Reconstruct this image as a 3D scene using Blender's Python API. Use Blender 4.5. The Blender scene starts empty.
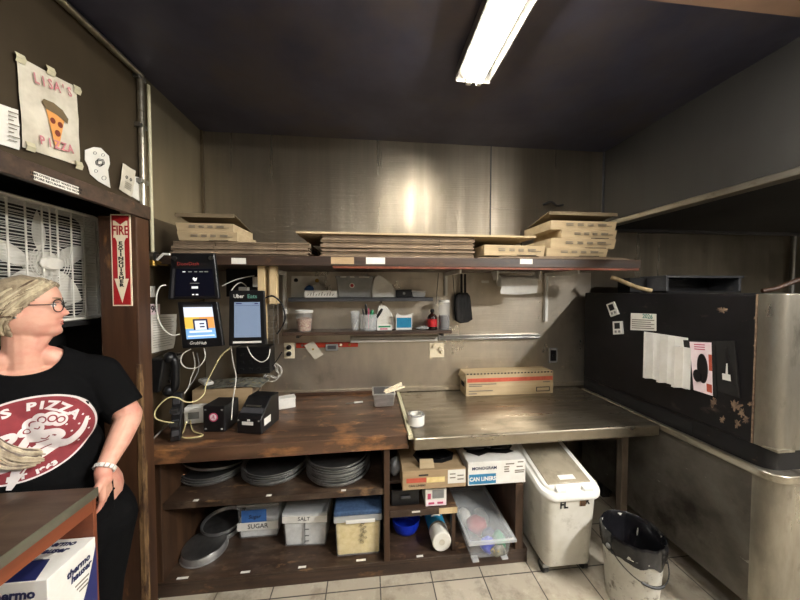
import bpy, bmesh, math, random
from mathutils import Vector, Matrix, Euler, noise
from mathutils.bvhtree import BVHTree
random.seed(7)
PI = math.pi
sc = bpy.context.scene
COL = sc.collection
# ------------------------------------------------------------------ camera
F, EYE = 297.0, 1.70
YAW, PITCH = math.radians(5.96), math.radians(1.735)
cam_d = bpy.data.cameras.new('camera')
cam = bpy.data.objects.new('camera', cam_d)
COL.objects.link(cam)
cam_d.sensor_width = 36.0
cam_d.lens = 36.0 * F / 800.0
cam_d.clip_start = 0.05
cam.location = (0, 0, EYE)
cam.rotation_euler = (PI / 2 - PITCH, 0, -YAW)
sc.camera = cam
FW = Vector((math.sin(YAW) * math.cos(PITCH), math.cos(YAW) * math.cos(PITCH), -math.sin(PITCH)))
RT = Vector((math.cos(YAW), -math.sin(YAW), 0))
UP = RT.cross(FW)

def at(px, py, x=None, y=None, z=None):
    """where the sight line of a photo point meets a known plane of the room"""
    r = FW + RT * ((px - 400) / F) - UP * ((py - 300) / F)
    c = Vector((0, 0, EYE))
    if y is not None: return c + r * (y / r.y)
    if x is not None: return c + r * (x / r.x)
    return c + r * ((z - EYE) / r.z)

# ------------------------------------------------------------------ materials
def lin(h):
    if not isinstance(h, str): return tuple(h) + (1,) if len(h) == 3 else tuple(h)
    h = h.lstrip('#'); o = []
    for i in (0, 2, 4):
        c = int(h[i:i + 2], 16) / 255
        o.append(c / 12.92 if c <= .04045 else ((c + .055) / 1.055) ** 2.4)
    return tuple(o) + (1,)

def M(name, c1, c2=None, rough=.5, metal=0.0, scale=(6, 6, 6), detail=4, bump=0.0, wear=None,
      alpha=1.0, trans=0.0, rough2=None, spec=.5, emit=None, es=0.0, ior=1.45, aniso=0.0, bscale=None, bump2=0.0, bscale2=None, contrast=(.35, .65)):
    m = bpy.data.materials.new(name); m.use_nodes = True
    nt = m.node_tree; N = nt.nodes; L = nt.links
    b = N['Principled BSDF']
    b.inputs['Roughness'].default_value = rough
    b.inputs['Metallic'].default_value = metal
    b.inputs['Specular IOR Level'].default_value = spec
    b.inputs['IOR'].default_value = ior
    b.inputs['Alpha'].default_value = alpha
    b.inputs['Transmission Weight'].default_value = trans
    b.inputs['Anisotropic'].default_value = aniso
    tc = N.new('ShaderNodeTexCoord'); mp = N.new('ShaderNodeMapping')
    mp.inputs['Scale'].default_value = scale
    L.new(tc.outputs['Object'], mp.inputs['Vector'])
    nz = N.new('ShaderNodeTexNoise'); nz.inputs['Scale'].default_value = 1.0
    nz.inputs['Detail'].default_value = detail; nz.inputs['Roughness'].default_value = .6
    L.new(mp.outputs['Vector'], nz.inputs['Vector'])
    rp = N.new('ShaderNodeMapRange')
    rp.inputs['From Min'].default_value = contrast[0]; rp.inputs['From Max'].default_value = contrast[1]
    L.new(nz.outputs['Fac'], rp.inputs['Value'])
    mx = N.new('ShaderNodeMix'); mx.data_type = 'RGBA'
    mx.inputs['A'].default_value = lin(c1)
    if c2 is None:
        a = lin(c1); c2 = tuple(v * .82 for v in a[:3])
    mx.inputs['B'].default_value = lin(c2)
    L.new(rp.outputs['Result'], mx.inputs['Factor'])
    out = mx.outputs['Result']
    for w in (wear or []):
        col, sc_, lo, hi = w[:4]
        mp2 = N.new('ShaderNodeMapping'); mp2.inputs['Scale'].default_value = sc_
        mp2.inputs['Location'].default_value = w[4] if len(w) > 4 else (3.1, 1.7, 5.3)
        L.new(tc.outputs['Object'], mp2.inputs['Vector'])
        n2 = N.new('ShaderNodeTexNoise'); n2.inputs['Scale'].default_value = 1; n2.inputs['Detail'].default_value = 6
        n2.inputs['Roughness'].default_value = .65
        L.new(mp2.outputs['Vector'], n2.inputs['Vector'])
        r2 = N.new('ShaderNodeMapRange'); r2.inputs['From Min'].default_value = lo; r2.inputs['From Max'].default_value = hi
        L.new(n2.outputs['Fac'], r2.inputs['Value'])
        m2 = N.new('ShaderNodeMix'); m2.data_type = 'RGBA'
        L.new(out, m2.inputs['A']); m2.inputs['B'].default_value = lin(col)
        L.new(r2.outputs['Result'], m2.inputs['Factor'])
        out = m2.outputs['Result']
    L.new(out, b.inputs['Base Color'])
    if rough2 is not None:
        rr = N.new('ShaderNodeMapRange'); rr.inputs['To Min'].default_value = rough; rr.inputs['To Max'].default_value = rough2
        L.new(rp.outputs['Result'], rr.inputs['Value']); L.new(rr.outputs['Result'], b.inputs['Roughness'])
    if bump:
        bp = N.new('ShaderNodeBump'); bp.inputs['Strength'].default_value = 1.0
        bp.inputs['Distance'].default_value = bump
        if bscale:
            mp3 = N.new('ShaderNodeMapping'); mp3.inputs['Scale'].default_value = bscale
            L.new(tc.outputs['Object'], mp3.inputs['Vector'])
            n3 = N.new('ShaderNodeTexNoise'); n3.inputs['Scale'].default_value = 1; n3.inputs['Detail'].default_value = 2
            L.new(mp3.outputs['Vector'], n3.inputs['Vector']); L.new(n3.outputs['Fac'], bp.inputs['Height'])
        else:
            L.new(nz.outputs['Fac'], bp.inputs['Height'])
        if bump2:
            mp4 = N.new('ShaderNodeMapping'); mp4.inputs['Scale'].default_value = bscale2
            L.new(tc.outputs['Object'], mp4.inputs['Vector'])
            n4 = N.new('ShaderNodeTexNoise'); n4.inputs['Scale'].default_value = 1; n4.inputs['Detail'].default_value = 1
            L.new(mp4.outputs['Vector'], n4.inputs['Vector'])
            b4 = N.new('ShaderNodeBump'); b4.inputs['Strength'].default_value = 1.0; b4.inputs['Distance'].default_value = bump2
            L.new(n4.outputs['Fac'], b4.inputs['Height']); L.new(bp.outputs['Normal'], b4.inputs['Normal'])
            bp = b4
        L.new(bp.outputs['Normal'], b.inputs['Normal'])
    if emit is not None:
        b.inputs['Emission Color'].default_value = lin(emit); b.inputs['Emission Strength'].default_value = es
    return m

def floor_material():
    m = bpy.data.materials.new('floor_tiles'); m.use_nodes = True
    nt = m.node_tree; N = nt.nodes; L = nt.links; b = N['Principled BSDF']
    tc = N.new('ShaderNodeTexCoord'); mp = N.new('ShaderNodeMapping')
    mp.inputs['Location'].default_value = (-.06, -.13, 0)
    L.new(tc.outputs['Object'], mp.inputs['Vector'])
    br = N.new('ShaderNodeTexBrick'); br.offset = 0.0; br.inputs['Scale'].default_value = 1.0
    br.inputs['Brick Width'].default_value = .305; br.inputs['Row Height'].default_value = .305
    br.inputs['Mortar Size'].default_value = .004; br.inputs['Mortar Smooth'].default_value = .3
    br.inputs['Color1'].default_value = lin('#b1a897'); br.inputs['Color2'].default_value = lin('#a39a89')
    br.inputs['Mortar'].default_value = lin('#39342e')
    L.new(mp.outputs['Vector'], br.inputs['Vector'])
    out = br.outputs['Color']
    for col, s, lo, hi, k in (('#5d5140', 5, .5, .72, .75), ('#cfc6b4', 14, .55, .75, .5), ('#2c261e', 2.2, .58, .7, .6)):
        n = N.new('ShaderNodeTexNoise'); n.inputs['Scale'].default_value = s; n.inputs['Detail'].default_value = 8
        n.inputs['Roughness'].default_value = .7
        L.new(tc.outputs['Object'], n.inputs['Vector'])
        r = N.new('ShaderNodeMapRange'); r.inputs['From Min'].default_value = lo; r.inputs['From Max'].default_value = hi
        r.inputs['To Max'].default_value = k
        L.new(n.outputs['Fac'], r.inputs['Value'])
        x = N.new('ShaderNodeMix'); x.data_type = 'RGBA'
        L.new(out, x.inputs['A']); x.inputs['B'].default_value = lin(col); L.new(r.outputs['Result'], x.inputs['Factor'])
        out = x.outputs['Result']
    L.new(out, b.inputs['Base Color']); b.inputs['Roughness'].default_value = .45
    return m

m_ = {}
m_['floor'] = floor_material()
m_['steel_back'] = M('brushed_steel_panel', '#8d8474', '#7f7667', rough=.27, metal=.86, scale=(9, 9, .35), detail=5, bump=.016,
                     bscale=(3.6, 3.6, .10), rough2=.38, bump2=.0011, bscale2=(2, 2, 230), wear=[('#6f6654', (2, 2, 1.2), .55, .8)])
m_['steel_low'] = M('splash_steel_panel', '#cdc3b1', '#b5ab9b', rough=.27, metal=.88, scale=(5, 5, 2), detail=6, bump=.007,
                    bscale=(3, 3, .4), rough2=.38, bump2=.0008, bscale2=(3, 3, 200), wear=[('#8f8573', (3, 3, 3), .58, .8), ('#ddd2ba', (9, 9, 9), .66, .72)])
m_['wall_left'] = M('grey_brown_steel_wall', '#524736', '#43392b', rough=.45, metal=.5, scale=(2, 2, 1), bump=.003)
m_['wall_nook'] = M('olive_steel_panel', '#857b66', '#756b57', rough=.36, metal=.75, scale=(3, 3, .5), bump=.006, bscale=(3, 3, .2))
m_['wall_right'] = M('dull_steel_hood_panel', '#3d3b37', '#34322f', rough=.45, metal=.4, scale=(3, 3, .6), bump=.002)
m_['ceiling'] = M('dark_steel_ceiling', '#5b5b6e', '#4d4d5e', rough=.36, metal=.55, scale=(3, 3, 3), bump=.002, wear=[('#6a5f55', (1.2, 1.2, 1), .5, .8)])
m_['ceiling_tan'] = M('tan_ceiling_paint', '#a88a75', '#957a67', rough=.6, scale=(3, 3, 3))
m_['plaster'] = M('beige_plaster', '#6e675d', '#5f5950', rough=.8, scale=(2, 2, 2))
m_['black_wall'] = M('black_painted_panel', '#221f1d', '#161412', rough=.6, scale=(4, 4, 4))
m_['wood_dark'] = M('dark_stained_wood', '#48362a', '#2b2019', rough=.45, scale=(1.6, 22, 22), detail=6, bump=.0012,
                    wear=[('#77583a', (7, 16, 16), .6, .74), ('#1c140e', (4, 8, 8), .6, .75)])
m_['wood_dark_v'] = M('dark_stained_wood_upright', '#4b3422', '#302015', rough=.5, scale=(22, 22, 1.6), detail=6, bump=.0012,
                      wear=[('#8a6640', (9, 9, 5), .63, .74)])
m_['wood_shelf'] = M('worn_cabinet_shelf_wood', '#433226', '#2b2018', rough=.42, scale=(2, 18, 18), detail=6, bump=.001,
                     wear=[('#8a6b4c', (4, 10, 10), .58, .68), ('#57483a', (8, 20, 8), .5, .7)])
m_['wood_top'] = M('worn_wood_counter', '#5d4433', '#3a281d', rough=.30, scale=(1.6, 16, 8), detail=7, bump=.0006, rough2=.42,
                   wear=[('#9a6b42', (3.2, 7, 8), .53, .70), ('#bd8a58', (6, 16, 8), .60, .72), ('#2f1e14', (2, 6, 6), .62, .8, (7, 2, 1))])
m_['wood_red'] = M('reddish_brown_wood', '#7a4128', '#5c2d1b', rough=.5, scale=(14, 1.6, 14), detail=6, bump=.001)
m_['wood_post'] = M('brown_wood_post', '#4c3220', '#332014', rough=.5, scale=(20, 20, 1.5), detail=6, bump=.0015, wear=[('#7d5733', (12, 12, 4), .62, .75)])
m_['wood_edge'] = M('bare_splintered_wood', '#866843', '#4a3320', rough=.7, scale=(40, 40, 6), detail=6, bump=.003, wear=[('#3b2616', (30, 30, 9), .5, .6)])
m_['wood_raw'] = M('pale_raw_timber', '#cfb88f', '#b29a70', rough=.65, scale=(26, 26, 2), detail=6, bump=.001)
m_['laminate'] = M('dark_laminate_desk_top', '#4b3a2d', '#35291f', rough=.33, scale=(3, 18, 3), detail=6, rough2=.45, wear=[('#6b5743', (9, 3, 3), .6, .75)])
m_['laminate_edge'] = M('grey_brown_laminate_edge', '#5d5a4c', '#48463a', rough=.45, scale=(8, 8, 8))
m_['steel_top'] = M('steel_table_top', '#a09786', '#857d6e', rough=.26, metal=.9, scale=(3, 20, 6), detail=6, rough2=.40, bump=.001,
                    wear=[('#6a6254', (4, 6, 4), .55, .75)])
m_['steel'] = M('plain_steel', '#a9a9a6', '#8d8d8a', rough=.3, metal=1, scale=(10, 10, 10))
m_['steel_oven'] = M('worn_oven_steel', '#a29d90', '#807a6e', rough=.27, metal=.88, scale=(8, 8, 2), detail=6, rough2=.5, bump=.001,
                     wear=[('#c9c5b8', (14, 14, 20), .68, .75), ('#4b453b', (6, 6, 3), .58, .75)])
m_['oven_black'] = M('sooty_black_oven_side', '#171618', '#0f0f10', rough=.45, spec=.3, scale=(6, 6, 6), detail=6, bump=.0015,
                     wear=[('#4a4038', (5, 5, 9), .60, .74), ('#6e5840', (9, 9, 14), .70, .76)])
m_['oven_base'] = M('scratched_grey_oven_base', '#6a655c', '#4b463f', rough=.45, metal=.5, scale=(5, 5, 5), detail=8, bump=.001,
                    wear=[('#a09c92', (10, 10, 26), .66, .74), ('#2f2a24', (4, 4, 4), .55, .72)])
m_['rust'] = M('flaking_rust', '#86705a', '#57463a', rough=.8, scale=(40, 40, 40), bump=.002)
m_['rail'] = M('steel_rail', '#b1aa9a', '#8f897b', rough=.3, metal=.9, scale=(20, 3, 20), wear=[('#6a6252', (14, 8, 14), .55, .7)])
m_['card'] = M('brown_cardboard', '#ab9270', '#96805f', rough=.85, scale=(4, 30, 30), detail=5)
m_['card_edge'] = M('corrugated_cardboard', '#8b7861', '#6e5e4c', rough=.9, scale=(14, 14, 260), detail=2, wear=[('#a38d72', (5, 5, 40), .6, .75)])
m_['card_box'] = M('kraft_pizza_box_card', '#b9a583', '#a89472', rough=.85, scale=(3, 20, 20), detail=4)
m_['card_box_shaded'] = M('kraft_pizza_box_shaded', '#74664f', '#645742', rough=.9, scale=(3, 20, 20))  # kraft card darkened: shade inside the raised lids is put into the colour
m_['white'] = M('white_plastic', '#e6e4dd', '#d8d5cc', rough=.4, scale=(9, 9, 9))
m_['white_dirty'] = M('dirty_white_plastic', '#dcd9cf', '#c9c5b7', rough=.45, scale=(5, 5, 5), detail=6,
                      wear=[('#6f6a5e', (24, 24, 9), .66, .74), ('#a59f90', (7, 7, 7), .56, .72)])
m_['bucket'] = M('stained_white_bucket', '#d3d1c8', '#b9b6ab', rough=.5, scale=(7, 7, 7), detail=6,
                 wear=[('#7b766b', (16, 16, 16), .56, .66), ('#2f2c27', (60, 60, 50), .66, .7)])
m_['paper'] = M('white_paper', '#e3e0d6', '#d3cfc3', rough=.9, scale=(8, 8, 8))
m_['paper_aged'] = M('creased_paper', '#d4cdbb', '#b8b09c', rough=.9, scale=(9, 9, 9), bump=.002)
m_['black'] = M('black_plastic', '#151517', '#0f0f10', rough=.35, scale=(9, 9, 9))
m_['black_matt'] = M('matt_black', '#1b1a19', '#131211', rough=.7, scale=(9, 9, 9))
m_['black_bag'] = M('black_bin_liner', '#17171a', '#0e0e10', rough=.22, scale=(9, 9, 9), bump=.007, bscale=(16, 16, 9))
m_['grey'] = M('grey_plastic', '#8b8b88', '#767673', rough=.45, scale=(9, 9, 9))
m_['grey_dark'] = M('dark_grey_plastic', '#424244', '#363638', rough=.45, scale=(9, 9, 9))
m_['clear'] = M('clear_plastic', '#f4f6f6', '#eaeeee', rough=.12, alpha=.15, scale=(5, 5, 5))
m_['clear_frost'] = M('frosted_clear_plastic', '#e7e9e8', '#d7dad9', rough=.3, alpha=.34, scale=(5, 5, 5))
m_['glass'] = M('clear_glass', '#f2f5f4', '#eef2f1', rough=.05, alpha=.22, scale=(5, 5, 5))
m_['lid_tan'] = M('smoky_bin_lid', '#b7ac95', '#9c917b', rough=.22, trans=.2, alpha=.92, scale=(4, 4, 4), wear=[('#847a66', (6, 6, 6), .5, .7)])
m_['red'] = M('sign_red', '#a81e22', '#9a1a1e', rough=.4, scale=(5, 5, 5))
m_['cream'] = M('sign_cream', '#f0e3c6', '#e6d8b8', rough=.45, scale=(5, 5, 5))
m_['red_bar'] = M('red_painted_bar', '#b23a22', '#932c18', rough=.45, scale=(14, 14, 14))
m_['red_print'] = M('faded_red_print', '#c05a42', '#ad4c36', rough=.8, scale=(30, 30, 30))
m_['ink'] = M('black_ink', '#1f1d1c', '#191716', rough=.7, scale=(9, 9, 9))
m_['ink_grey'] = M('grey_ink', '#7c7465', '#6d6557', rough=.8, scale=(9, 9, 9))
m_['ink_navy'] = M('navy_ink', '#23284f', '#1c2042', rough=.6, scale=(9, 9, 9))
m_['blue_print'] = M('blue_print', '#2e7ea8', '#276f96', rough=.5, scale=(9, 9, 9))
m_['blue'] = M('bright_blue_plastic', '#1737c4', '#122fae', rough=.35, scale=(9, 9, 9))
m_['teal_wrap'] = M('blue_plastic_wrap', '#2f86ab', '#236f92', rough=.25, scale=(9, 9, 9))
m_['blue_tape'] = M('blue_masking_tape', '#3f6fb4', '#35619f', rough=.7, scale=(20, 20, 20))
m_['pink'] = M('pink_paper', '#efdfe1', '#e6cdd1', rough=.8, scale=(12, 12, 12))
m_['pink_print'] = M('pink_print', '#c2506e', '#ad4360', rough=.7, scale=(12, 12, 12))
m_['green'] = M('green_plastic', '#2c8a5c', '#247a50', rough=.4, scale=(9, 9, 9))
m_['yellow_powder'] = M('yellow_cornmeal', '#e3cf94', '#d3bc7c', rough=.95, scale=(30, 30, 30))
m_['white_powder'] = M('white_powder', '#dcdcd8', '#c4c4c0', rough=.95, scale=(18, 18, 18))
m_['cable_white'] = M('white_cable', '#d8d5cb', '#c9c6bb', rough=.45)
m_['cable_yellow'] = M('yellow_cable', '#d8cc98', '#c9bd88', rough=.45)
m_['gold'] = M('brass', '#b3924c', '#92743a', rough=.3, metal=.9)
m_['tube'] = M('lamp_tube', '#ffffff', '#ffffff', emit=(1.0, .975, .93), es=46)
m_['tube_new'] = M('bright_lamp_tube', '#ffffff', '#ffffff', emit=(1.0, .975, .935), es=480)
m_['tube_fill'] = M('fill_lamp_tube', '#ffffff', '#ffffff', emit=(.94, .97, 1.0), es=40)  # tubes of the added fill lamp
m_['lamp_lens'] = M('lamp_housing_white', '#e9e2cf', '#ded6c1', rough=.4, emit=(1.0, .88, .66), es=.35)
m_['lamp_body'] = M('lamp_body_metal', '#8e8b86', '#7b7873', rough=.35, metal=.6)
m_['skin'] = M('skin', '#d8a690', '#cd9780', rough=.5, scale=(14, 14, 14), wear=[('#cf8272', (9, 9, 9), .5, .75)])
m_['lip'] = M('lips', '#b7655c', '#a85850', rough=.45)
m_['hair'] = M('blonde_hair', '#b5a68a', '#75654f', rough=.42, scale=(60, 60, 14), detail=5, bump=.003, contrast=(.3, .7))
m_['shirt'] = M('black_cotton', '#0b0b0c', '#080809', rough=.9, spec=.12, scale=(60, 60, 60), bump=.006, bscale=(9, 9, 4))
m_['maroon'] = M('maroon_print', '#853036', '#762a30', rough=.85, scale=(20, 20, 20))
m_['print_white'] = M('white_print', '#ded6d2', '#cfc6c2', rough=.85, scale=(20, 20, 20))
m_['eye_white'] = M('eye_white', '#e6e0da', '#ddd6cf', rough=.2)
m_['iris'] = M('grey_blue_iris', '#4d5a60', '#3c474c', rough=.2)
m_['screen_dark'] = M('dark_tablet_screen', '#08080c', '#07070b', rough=.3, spec=.15, emit=(.01, .012, .03), es=.1)
m_['screen_blue'] = M('pale_blue_screen', '#5d6a80', '#596579', rough=.15, emit=(.24, .31, .42), es=.24)
m_['screen_white'] = M('white_screen_band', '#dfe8f4', '#d6e0ee', rough=.15, emit=(.75, .83, .95), es=.24)
m_['screen_sky'] = M('blue_screen_band', '#7fb0e0', '#76a6d6', rough=.15, emit=(.22, .45, .78), es=.24)
m_['screen_orange'] = M('orange_screen_band', '#e09a4c', '#d78f44', rough=.15, emit=(.85, .42, .16), es=.24)
m_['screen_red'] = M('dull_red_letters', '#8f3a34', '#85332e', rough=.6)
m_['screen_yellow'] = M('yellow_screen_band', '#e0b84c', '#d7ae44', rough=.15, emit=(.85, .60, .12), es=.24)
m_['screen_text'] = M('white_glowing_letters', '#e8e8e8', '#e0e0e0', emit=(.8, .8, .8), es=.24)
m_['green_text'] = M('green_letters', '#5f8f80', '#58867a', rough=.5)
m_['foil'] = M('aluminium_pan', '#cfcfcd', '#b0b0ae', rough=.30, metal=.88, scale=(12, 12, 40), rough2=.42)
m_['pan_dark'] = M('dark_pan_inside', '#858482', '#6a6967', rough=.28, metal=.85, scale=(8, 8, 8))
m_['brush'] = M('black_bristles', '#232222', '#121111', rough=.85, scale=(60, 60, 10), bump=.004)
m_['sauce'] = M('dark_brown_liquid', '#3a2c2a', '#2c2120', rough=.2)
m_['brown_glass'] = M('dark_brown_bottle', '#2b1711', '#21110c', rough=.12)
m_['magazine'] = M('glossy_printed_cover', '#8d8b7c', '#4a4b4a', rough=.25, scale=(28, 28, 28), detail=3, wear=[('#b59a55', (22, 22, 22), .58, .66), ('#41606e', (17, 17, 17), .6, .66)])
m_['candy'] = M('multicolour_specks', '#b9a083', '#8c5b49', rough=.6, scale=(80, 80, 80), detail=2)
m_['navy'] = M('navy_blue_card', '#262b5c', '#1f244e', rough=.45)
m_['crumb'] = M('fabric_cover_blue', '#3d5577', '#2f4562', rough=.8, scale=(60, 60, 60))
m_['fan'] = M('off_white_fan_plastic', '#dcd9d0', '#cac6bb', rough=.45, scale=(9, 9, 9))
m_['pizza'] = M('crayon_pizza_yellow', '#e0a05c', '#d4914c', rough=.9)
m_['crust'] = M('crayon_crust_brown', '#77664a', '#67573e', rough=.9)
m_['pep'] = M('crayon_pepperoni', '#7c3a2a', '#6e3324', rough=.9)
m_['tape'] = M('masking_tape', '#c9c2a4', '#bab394', rough=.6, scale=(9, 9, 9))
m_['leg_steel'] = M('worn_painted_leg', '#6d6052', '#4f453a', rough=.5, metal=.3, scale=(12, 12, 4))
m_['hair_light'] = M('light_blonde_hair', '#cbbd9e', '#a3957a', rough=.4, scale=(60, 60, 14))
m_['hair_dark'] = M('dark_blonde_hair', '#5f4a36', '#46362a', rough=.45, scale=(60, 60, 14))
m_['hole'] = M('dark_void', '#0b0a0a', '#080707', rough=.8)
m_['pink_letters'] = M('pink_marker', '#c9868a', '#b87479', rough=.9)

# ------------------------------------------------------------------ mesh helpers
def V(*a): return Vector(a if len(a) > 1 else a[0])

class MB:
    def __init__(s): s.bm = bmesh.new()
    def face(s, vs):
        try: return s.bm.faces.new(vs)
        except ValueError: return None
    def hexa(s, p):                      # 8 corners: bottom loop 0-3, top loop 4-7
        v = [s.bm.verts.new(q) for q in p]
        for f in ((3, 2, 1, 0), (4, 5, 6, 7), (0, 1, 5, 4), (1, 2, 6, 5), (2, 3, 7, 6), (3, 0, 4, 7)):
            s.face([v[i] for i in f])
        return s
    def box(s, x0, x1, y0, y1, z0, z1, M4=None):
        p = [V(x0, y0, z0), V(x1, y0, z0), V(x1, y1, z0), V(x0, y1, z0), V(x0, y0, z1), V(x1, y0, z1), V(x1, y1, z1), V(x0, y1, z1)]
        if M4: p = [M4 @ q for q in p]
        return s.hexa(p)
    def taper(s, x0, x1, y0, y1, z0, z1, k):   # box whose bottom is narrower by k on every side
        return s.hexa([V(x0 + k, y0 + k, z0), V(x1 - k, y0 + k, z0), V(x1 - k, y1 - k, z0), V(x0 + k, y1 - k, z0),
                       V(x0, y0, z1), V(x1, y0, z1), V(x1, y1, z1), V(x0, y1, z1)])
    def ring_loft(s, rings, cap0=True, cap1=True, closed=False):
        R = [[s.bm.verts.new(p) for p in r] for r in rings]
        n = len(R[0])
        for a, b in zip(R, R[1:] + ([R[0]] if closed else [])):
            for i in range(n): s.face((a[i], a[(i + 1) % n], b[(i + 1) % n], b[i]))
        if cap0 and not closed: s.face(list(reversed(R[0])))
        if cap1 and not closed: s.face(R[-1])
        return s
    def cone(s, p0, p1, r0, r1=None, n=16, cap=True):
        r1 = r0 if r1 is None else r1
        p0, p1 = V(p0), V(p1); d = (p1 - p0).normalized()
        a = d.orthogonal().normalized(); b = d.cross(a)
        return s.ring_loft([[p + (a * math.cos(2 * PI * i / n) + b * math.sin(2 * PI * i / n)) * r for i in range(n)] for p, r in ((p0, r0), (p1, r1))], cap, cap)
    def tube(s, pts, r, n=8, cap=True):
        pts = [V(p) for p in pts]; rings = []
        up = None
        for i, p in enumerate(pts):
            d = (pts[min(i + 1, len(pts) - 1)] - pts[max(i - 1, 0)])
            if d.length < 1e-9: d = V(0, 0, 1)
            d.normalize()
            a = d.orthogonal().normalized() if up is None else (up - d * up.dot(d))
            if a.length < 1e-5: a = d.orthogonal()
            a.normalize(); up = a; b = d.cross(a)
            rr = r[i] if isinstance(r, (list, tuple)) else r
            rings.append([p + (a * math.cos(2 * PI * k / n) + b * math.sin(2 * PI * k / n)) * rr for k in range(n)])
        return s.ring_loft(rings, cap, cap)
    def lathe(s, prof, c=(0, 0, 0), n=32, sx=1, sy=1, M4=None, cap0=True, cap1=True):
        c = V(c); rings = []
        for r, z in prof:
            ring = [V(r * sx * math.cos(2 * PI * i / n), r * sy * math.sin(2 * PI * i / n), z) + c for i in range(n)]
            rings.append([M4 @ q for q in ring] if M4 else ring)
        return s.ring_loft(rings, cap0, cap1)
    def prism(s, poly, d):                # polygon of 3-D points pushed along d
        d = V(d); a = [s.bm.verts.new(V(p)) for p in poly]; b = [s.bm.verts.new(V(p) + d) for p in poly]
        s.face(list(reversed(a))); s.face(b); n = len(a)
        for i in range(n): s.face((a[i], a[(i + 1) % n], b[(i + 1) % n], b[i]))
        return s
    def grid(s, fn, nu, nv, thick=None):  # fn(u,v) -> point; thick = offset vector for a closed sheet
        A = [[s.bm.verts.new(fn(i / nu, j / nv)) for j in range(nv + 1)] for i in range(nu + 1)]
        for i in range(nu):
            for j in range(nv): s.face((A[i][j], A[i + 1][j], A[i + 1][j + 1], A[i][j + 1]))
        if thick is not None:
            t = V(thick)
            Bk = [[s.bm.verts.new(A[i][j].co + t) for j in range(nv + 1)] for i in range(nu + 1)]
            for i in range(nu):
                for j in range(nv): s.face((Bk[i][j], Bk[i][j + 1], Bk[i + 1][j + 1], Bk[i + 1][j]))
            bd = [(i, 0) for i in range(nu)] + [(nu, j) for j in range(nv)] + [(i, nv) for i in range(nu, 0, -1)] + [(0, j) for j in range(nv, 0, -1)]
            for k in range(len(bd)):
                (a, b), (c, d) = bd[k], bd[(k + 1) % len(bd)]
                s.face((A[a][b], Bk[a][b], Bk[c][d], A[c][d]))
        return s
    def sphere(s, c, r, n=12, sc3=(1, 1, 1), M3=None):
        mm = Matrix.Translation(V(c)) @ (M3.to_4x4() if M3 else Matrix()) @ Matrix.Diagonal((r * sc3[0], r * sc3[1], r * sc3[2], 1))
        bmesh.ops.create_uvsphere(s.bm, u_segments=n, v_segments=max(6, n * 2 // 3), radius=1, matrix=mm)
        return s
    def build(s, name, mat, parent=None, bevel=0.0, smooth=False, w=False, seg=2, subd=0):
        """link as one mesh object; w: the geometry was written in room coordinates"""
        bmesh.ops.recalc_face_normals(s.bm, faces=s.bm.faces)
        me = bpy.data.meshes.new(name)
        if w and parent is not None: s.bm.transform(world(parent).inverted())
        s.bm.to_mesh(me); s.bm.free()
        if smooth:
            for p in me.polygons: p.use_smooth = True
        me.materials.append(m_[mat] if isinstance(mat, str) else mat)
        o = bpy.data.objects.new(name, me); COL.objects.link(o)
        if parent is not None: o.parent = parent
        if bevel:
            b = o.modifiers.new('bevel', 'BEVEL'); b.width = bevel; b.segments = seg; b.limit_method = 'ANGLE'; b.angle_limit = math.radians(40)
        if subd:
            b = o.modifiers.new('subd', 'SUBSURF'); b.levels = subd; b.render_levels = subd
        if smooth:
            try: me.set_sharp_from_angle(angle=math.radians(42))
            except Exception: pass
        return o

def world(o):
    mtx = Matrix.LocRotScale(o.location, o.rotation_euler, o.scale)
    return world(o.parent) @ mtx if o.parent else mtx

def tag(o, label, cat, group=None, kind=None):
    if label: o['label'] = label
    if cat: o['category'] = cat
    if group: o['group'] = group
    if kind: o['kind'] = kind
    return o

def T(name, label, cat, loc=(0, 0, 0), rz=0.0, group=None):
    o = bpy.data.objects.new(name, None); COL.objects.link(o)
    o.empty_display_size = .05; o.location = loc; o.rotation_euler = (0, 0, rz)
    return tag(o, label, cat, group)

def struct(name, mb, mat, **k):
    o = mb.build(name, mat, **k); o['kind'] = 'structure'; return o

def one(name, mb, mat, label, cat, group=None, **k):
    """a thing that is one mesh; its origin is moved to the middle of its base"""
    o = mb.build(name, mat, **k)
    vs = [v.co for v in o.data.vertices]
    lo = V(min(v.x for v in vs), min(v.y for v in vs), min(v.z for v in vs)); hi = V(max(v.x for v in vs), max(v.y for v in vs), max(v.z for v in vs))
    c = V((lo.x + hi.x) / 2, (lo.y + hi.y) / 2, lo.z)
    o.data.transform(Matrix.Translation(-c)); o.location = c
    return tag(o, label, cat, group)

def text_mesh(body, size=1.0, ext=.0003, sx=1.0, shear=0.0, bold=0.0, align='CENTER', res=2):
    cu = bpy.data.curves.new('lettering', 'FONT'); cu.body = body; cu.size = size; cu.extrude = ext
    cu.align_x = align; cu.align_y = 'CENTER'; cu.shear = shear; cu.offset = bold; cu.resolution_u = res
    t = bpy.data.objects.new('lettering', cu); COL.objects.link(t)
    dg = bpy.context.evaluated_depsgraph_get()
    me = bpy.data.meshes.new_from_object(t.evaluated_get(dg))
    bpy.data.objects.remove(t); bpy.data.curves.remove(cu)
    me.transform(Matrix.Diagonal((sx, 1, 1, 1)))
    return me

def text(body, size, mat, parent, loc, rot=(PI / 2, 0, 0), sx=1.0, shear=0.0, bold=0.0, w=False, align='CENTER', name='lettering', ext=.0003):
    me = text_mesh(body, size, ext, sx, shear, bold, align)
    mtx = Matrix.Translation(V(loc)) @ Euler(rot).to_matrix().to_4x4()
    if w: mtx = world(parent).inverted() @ mtx
    me.transform(mtx)
    me.materials.clear(); me.materials.append(m_[mat])
    o = bpy.data.objects.new(name, me); COL.objects.link(o); o.parent = parent
    return o

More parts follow.
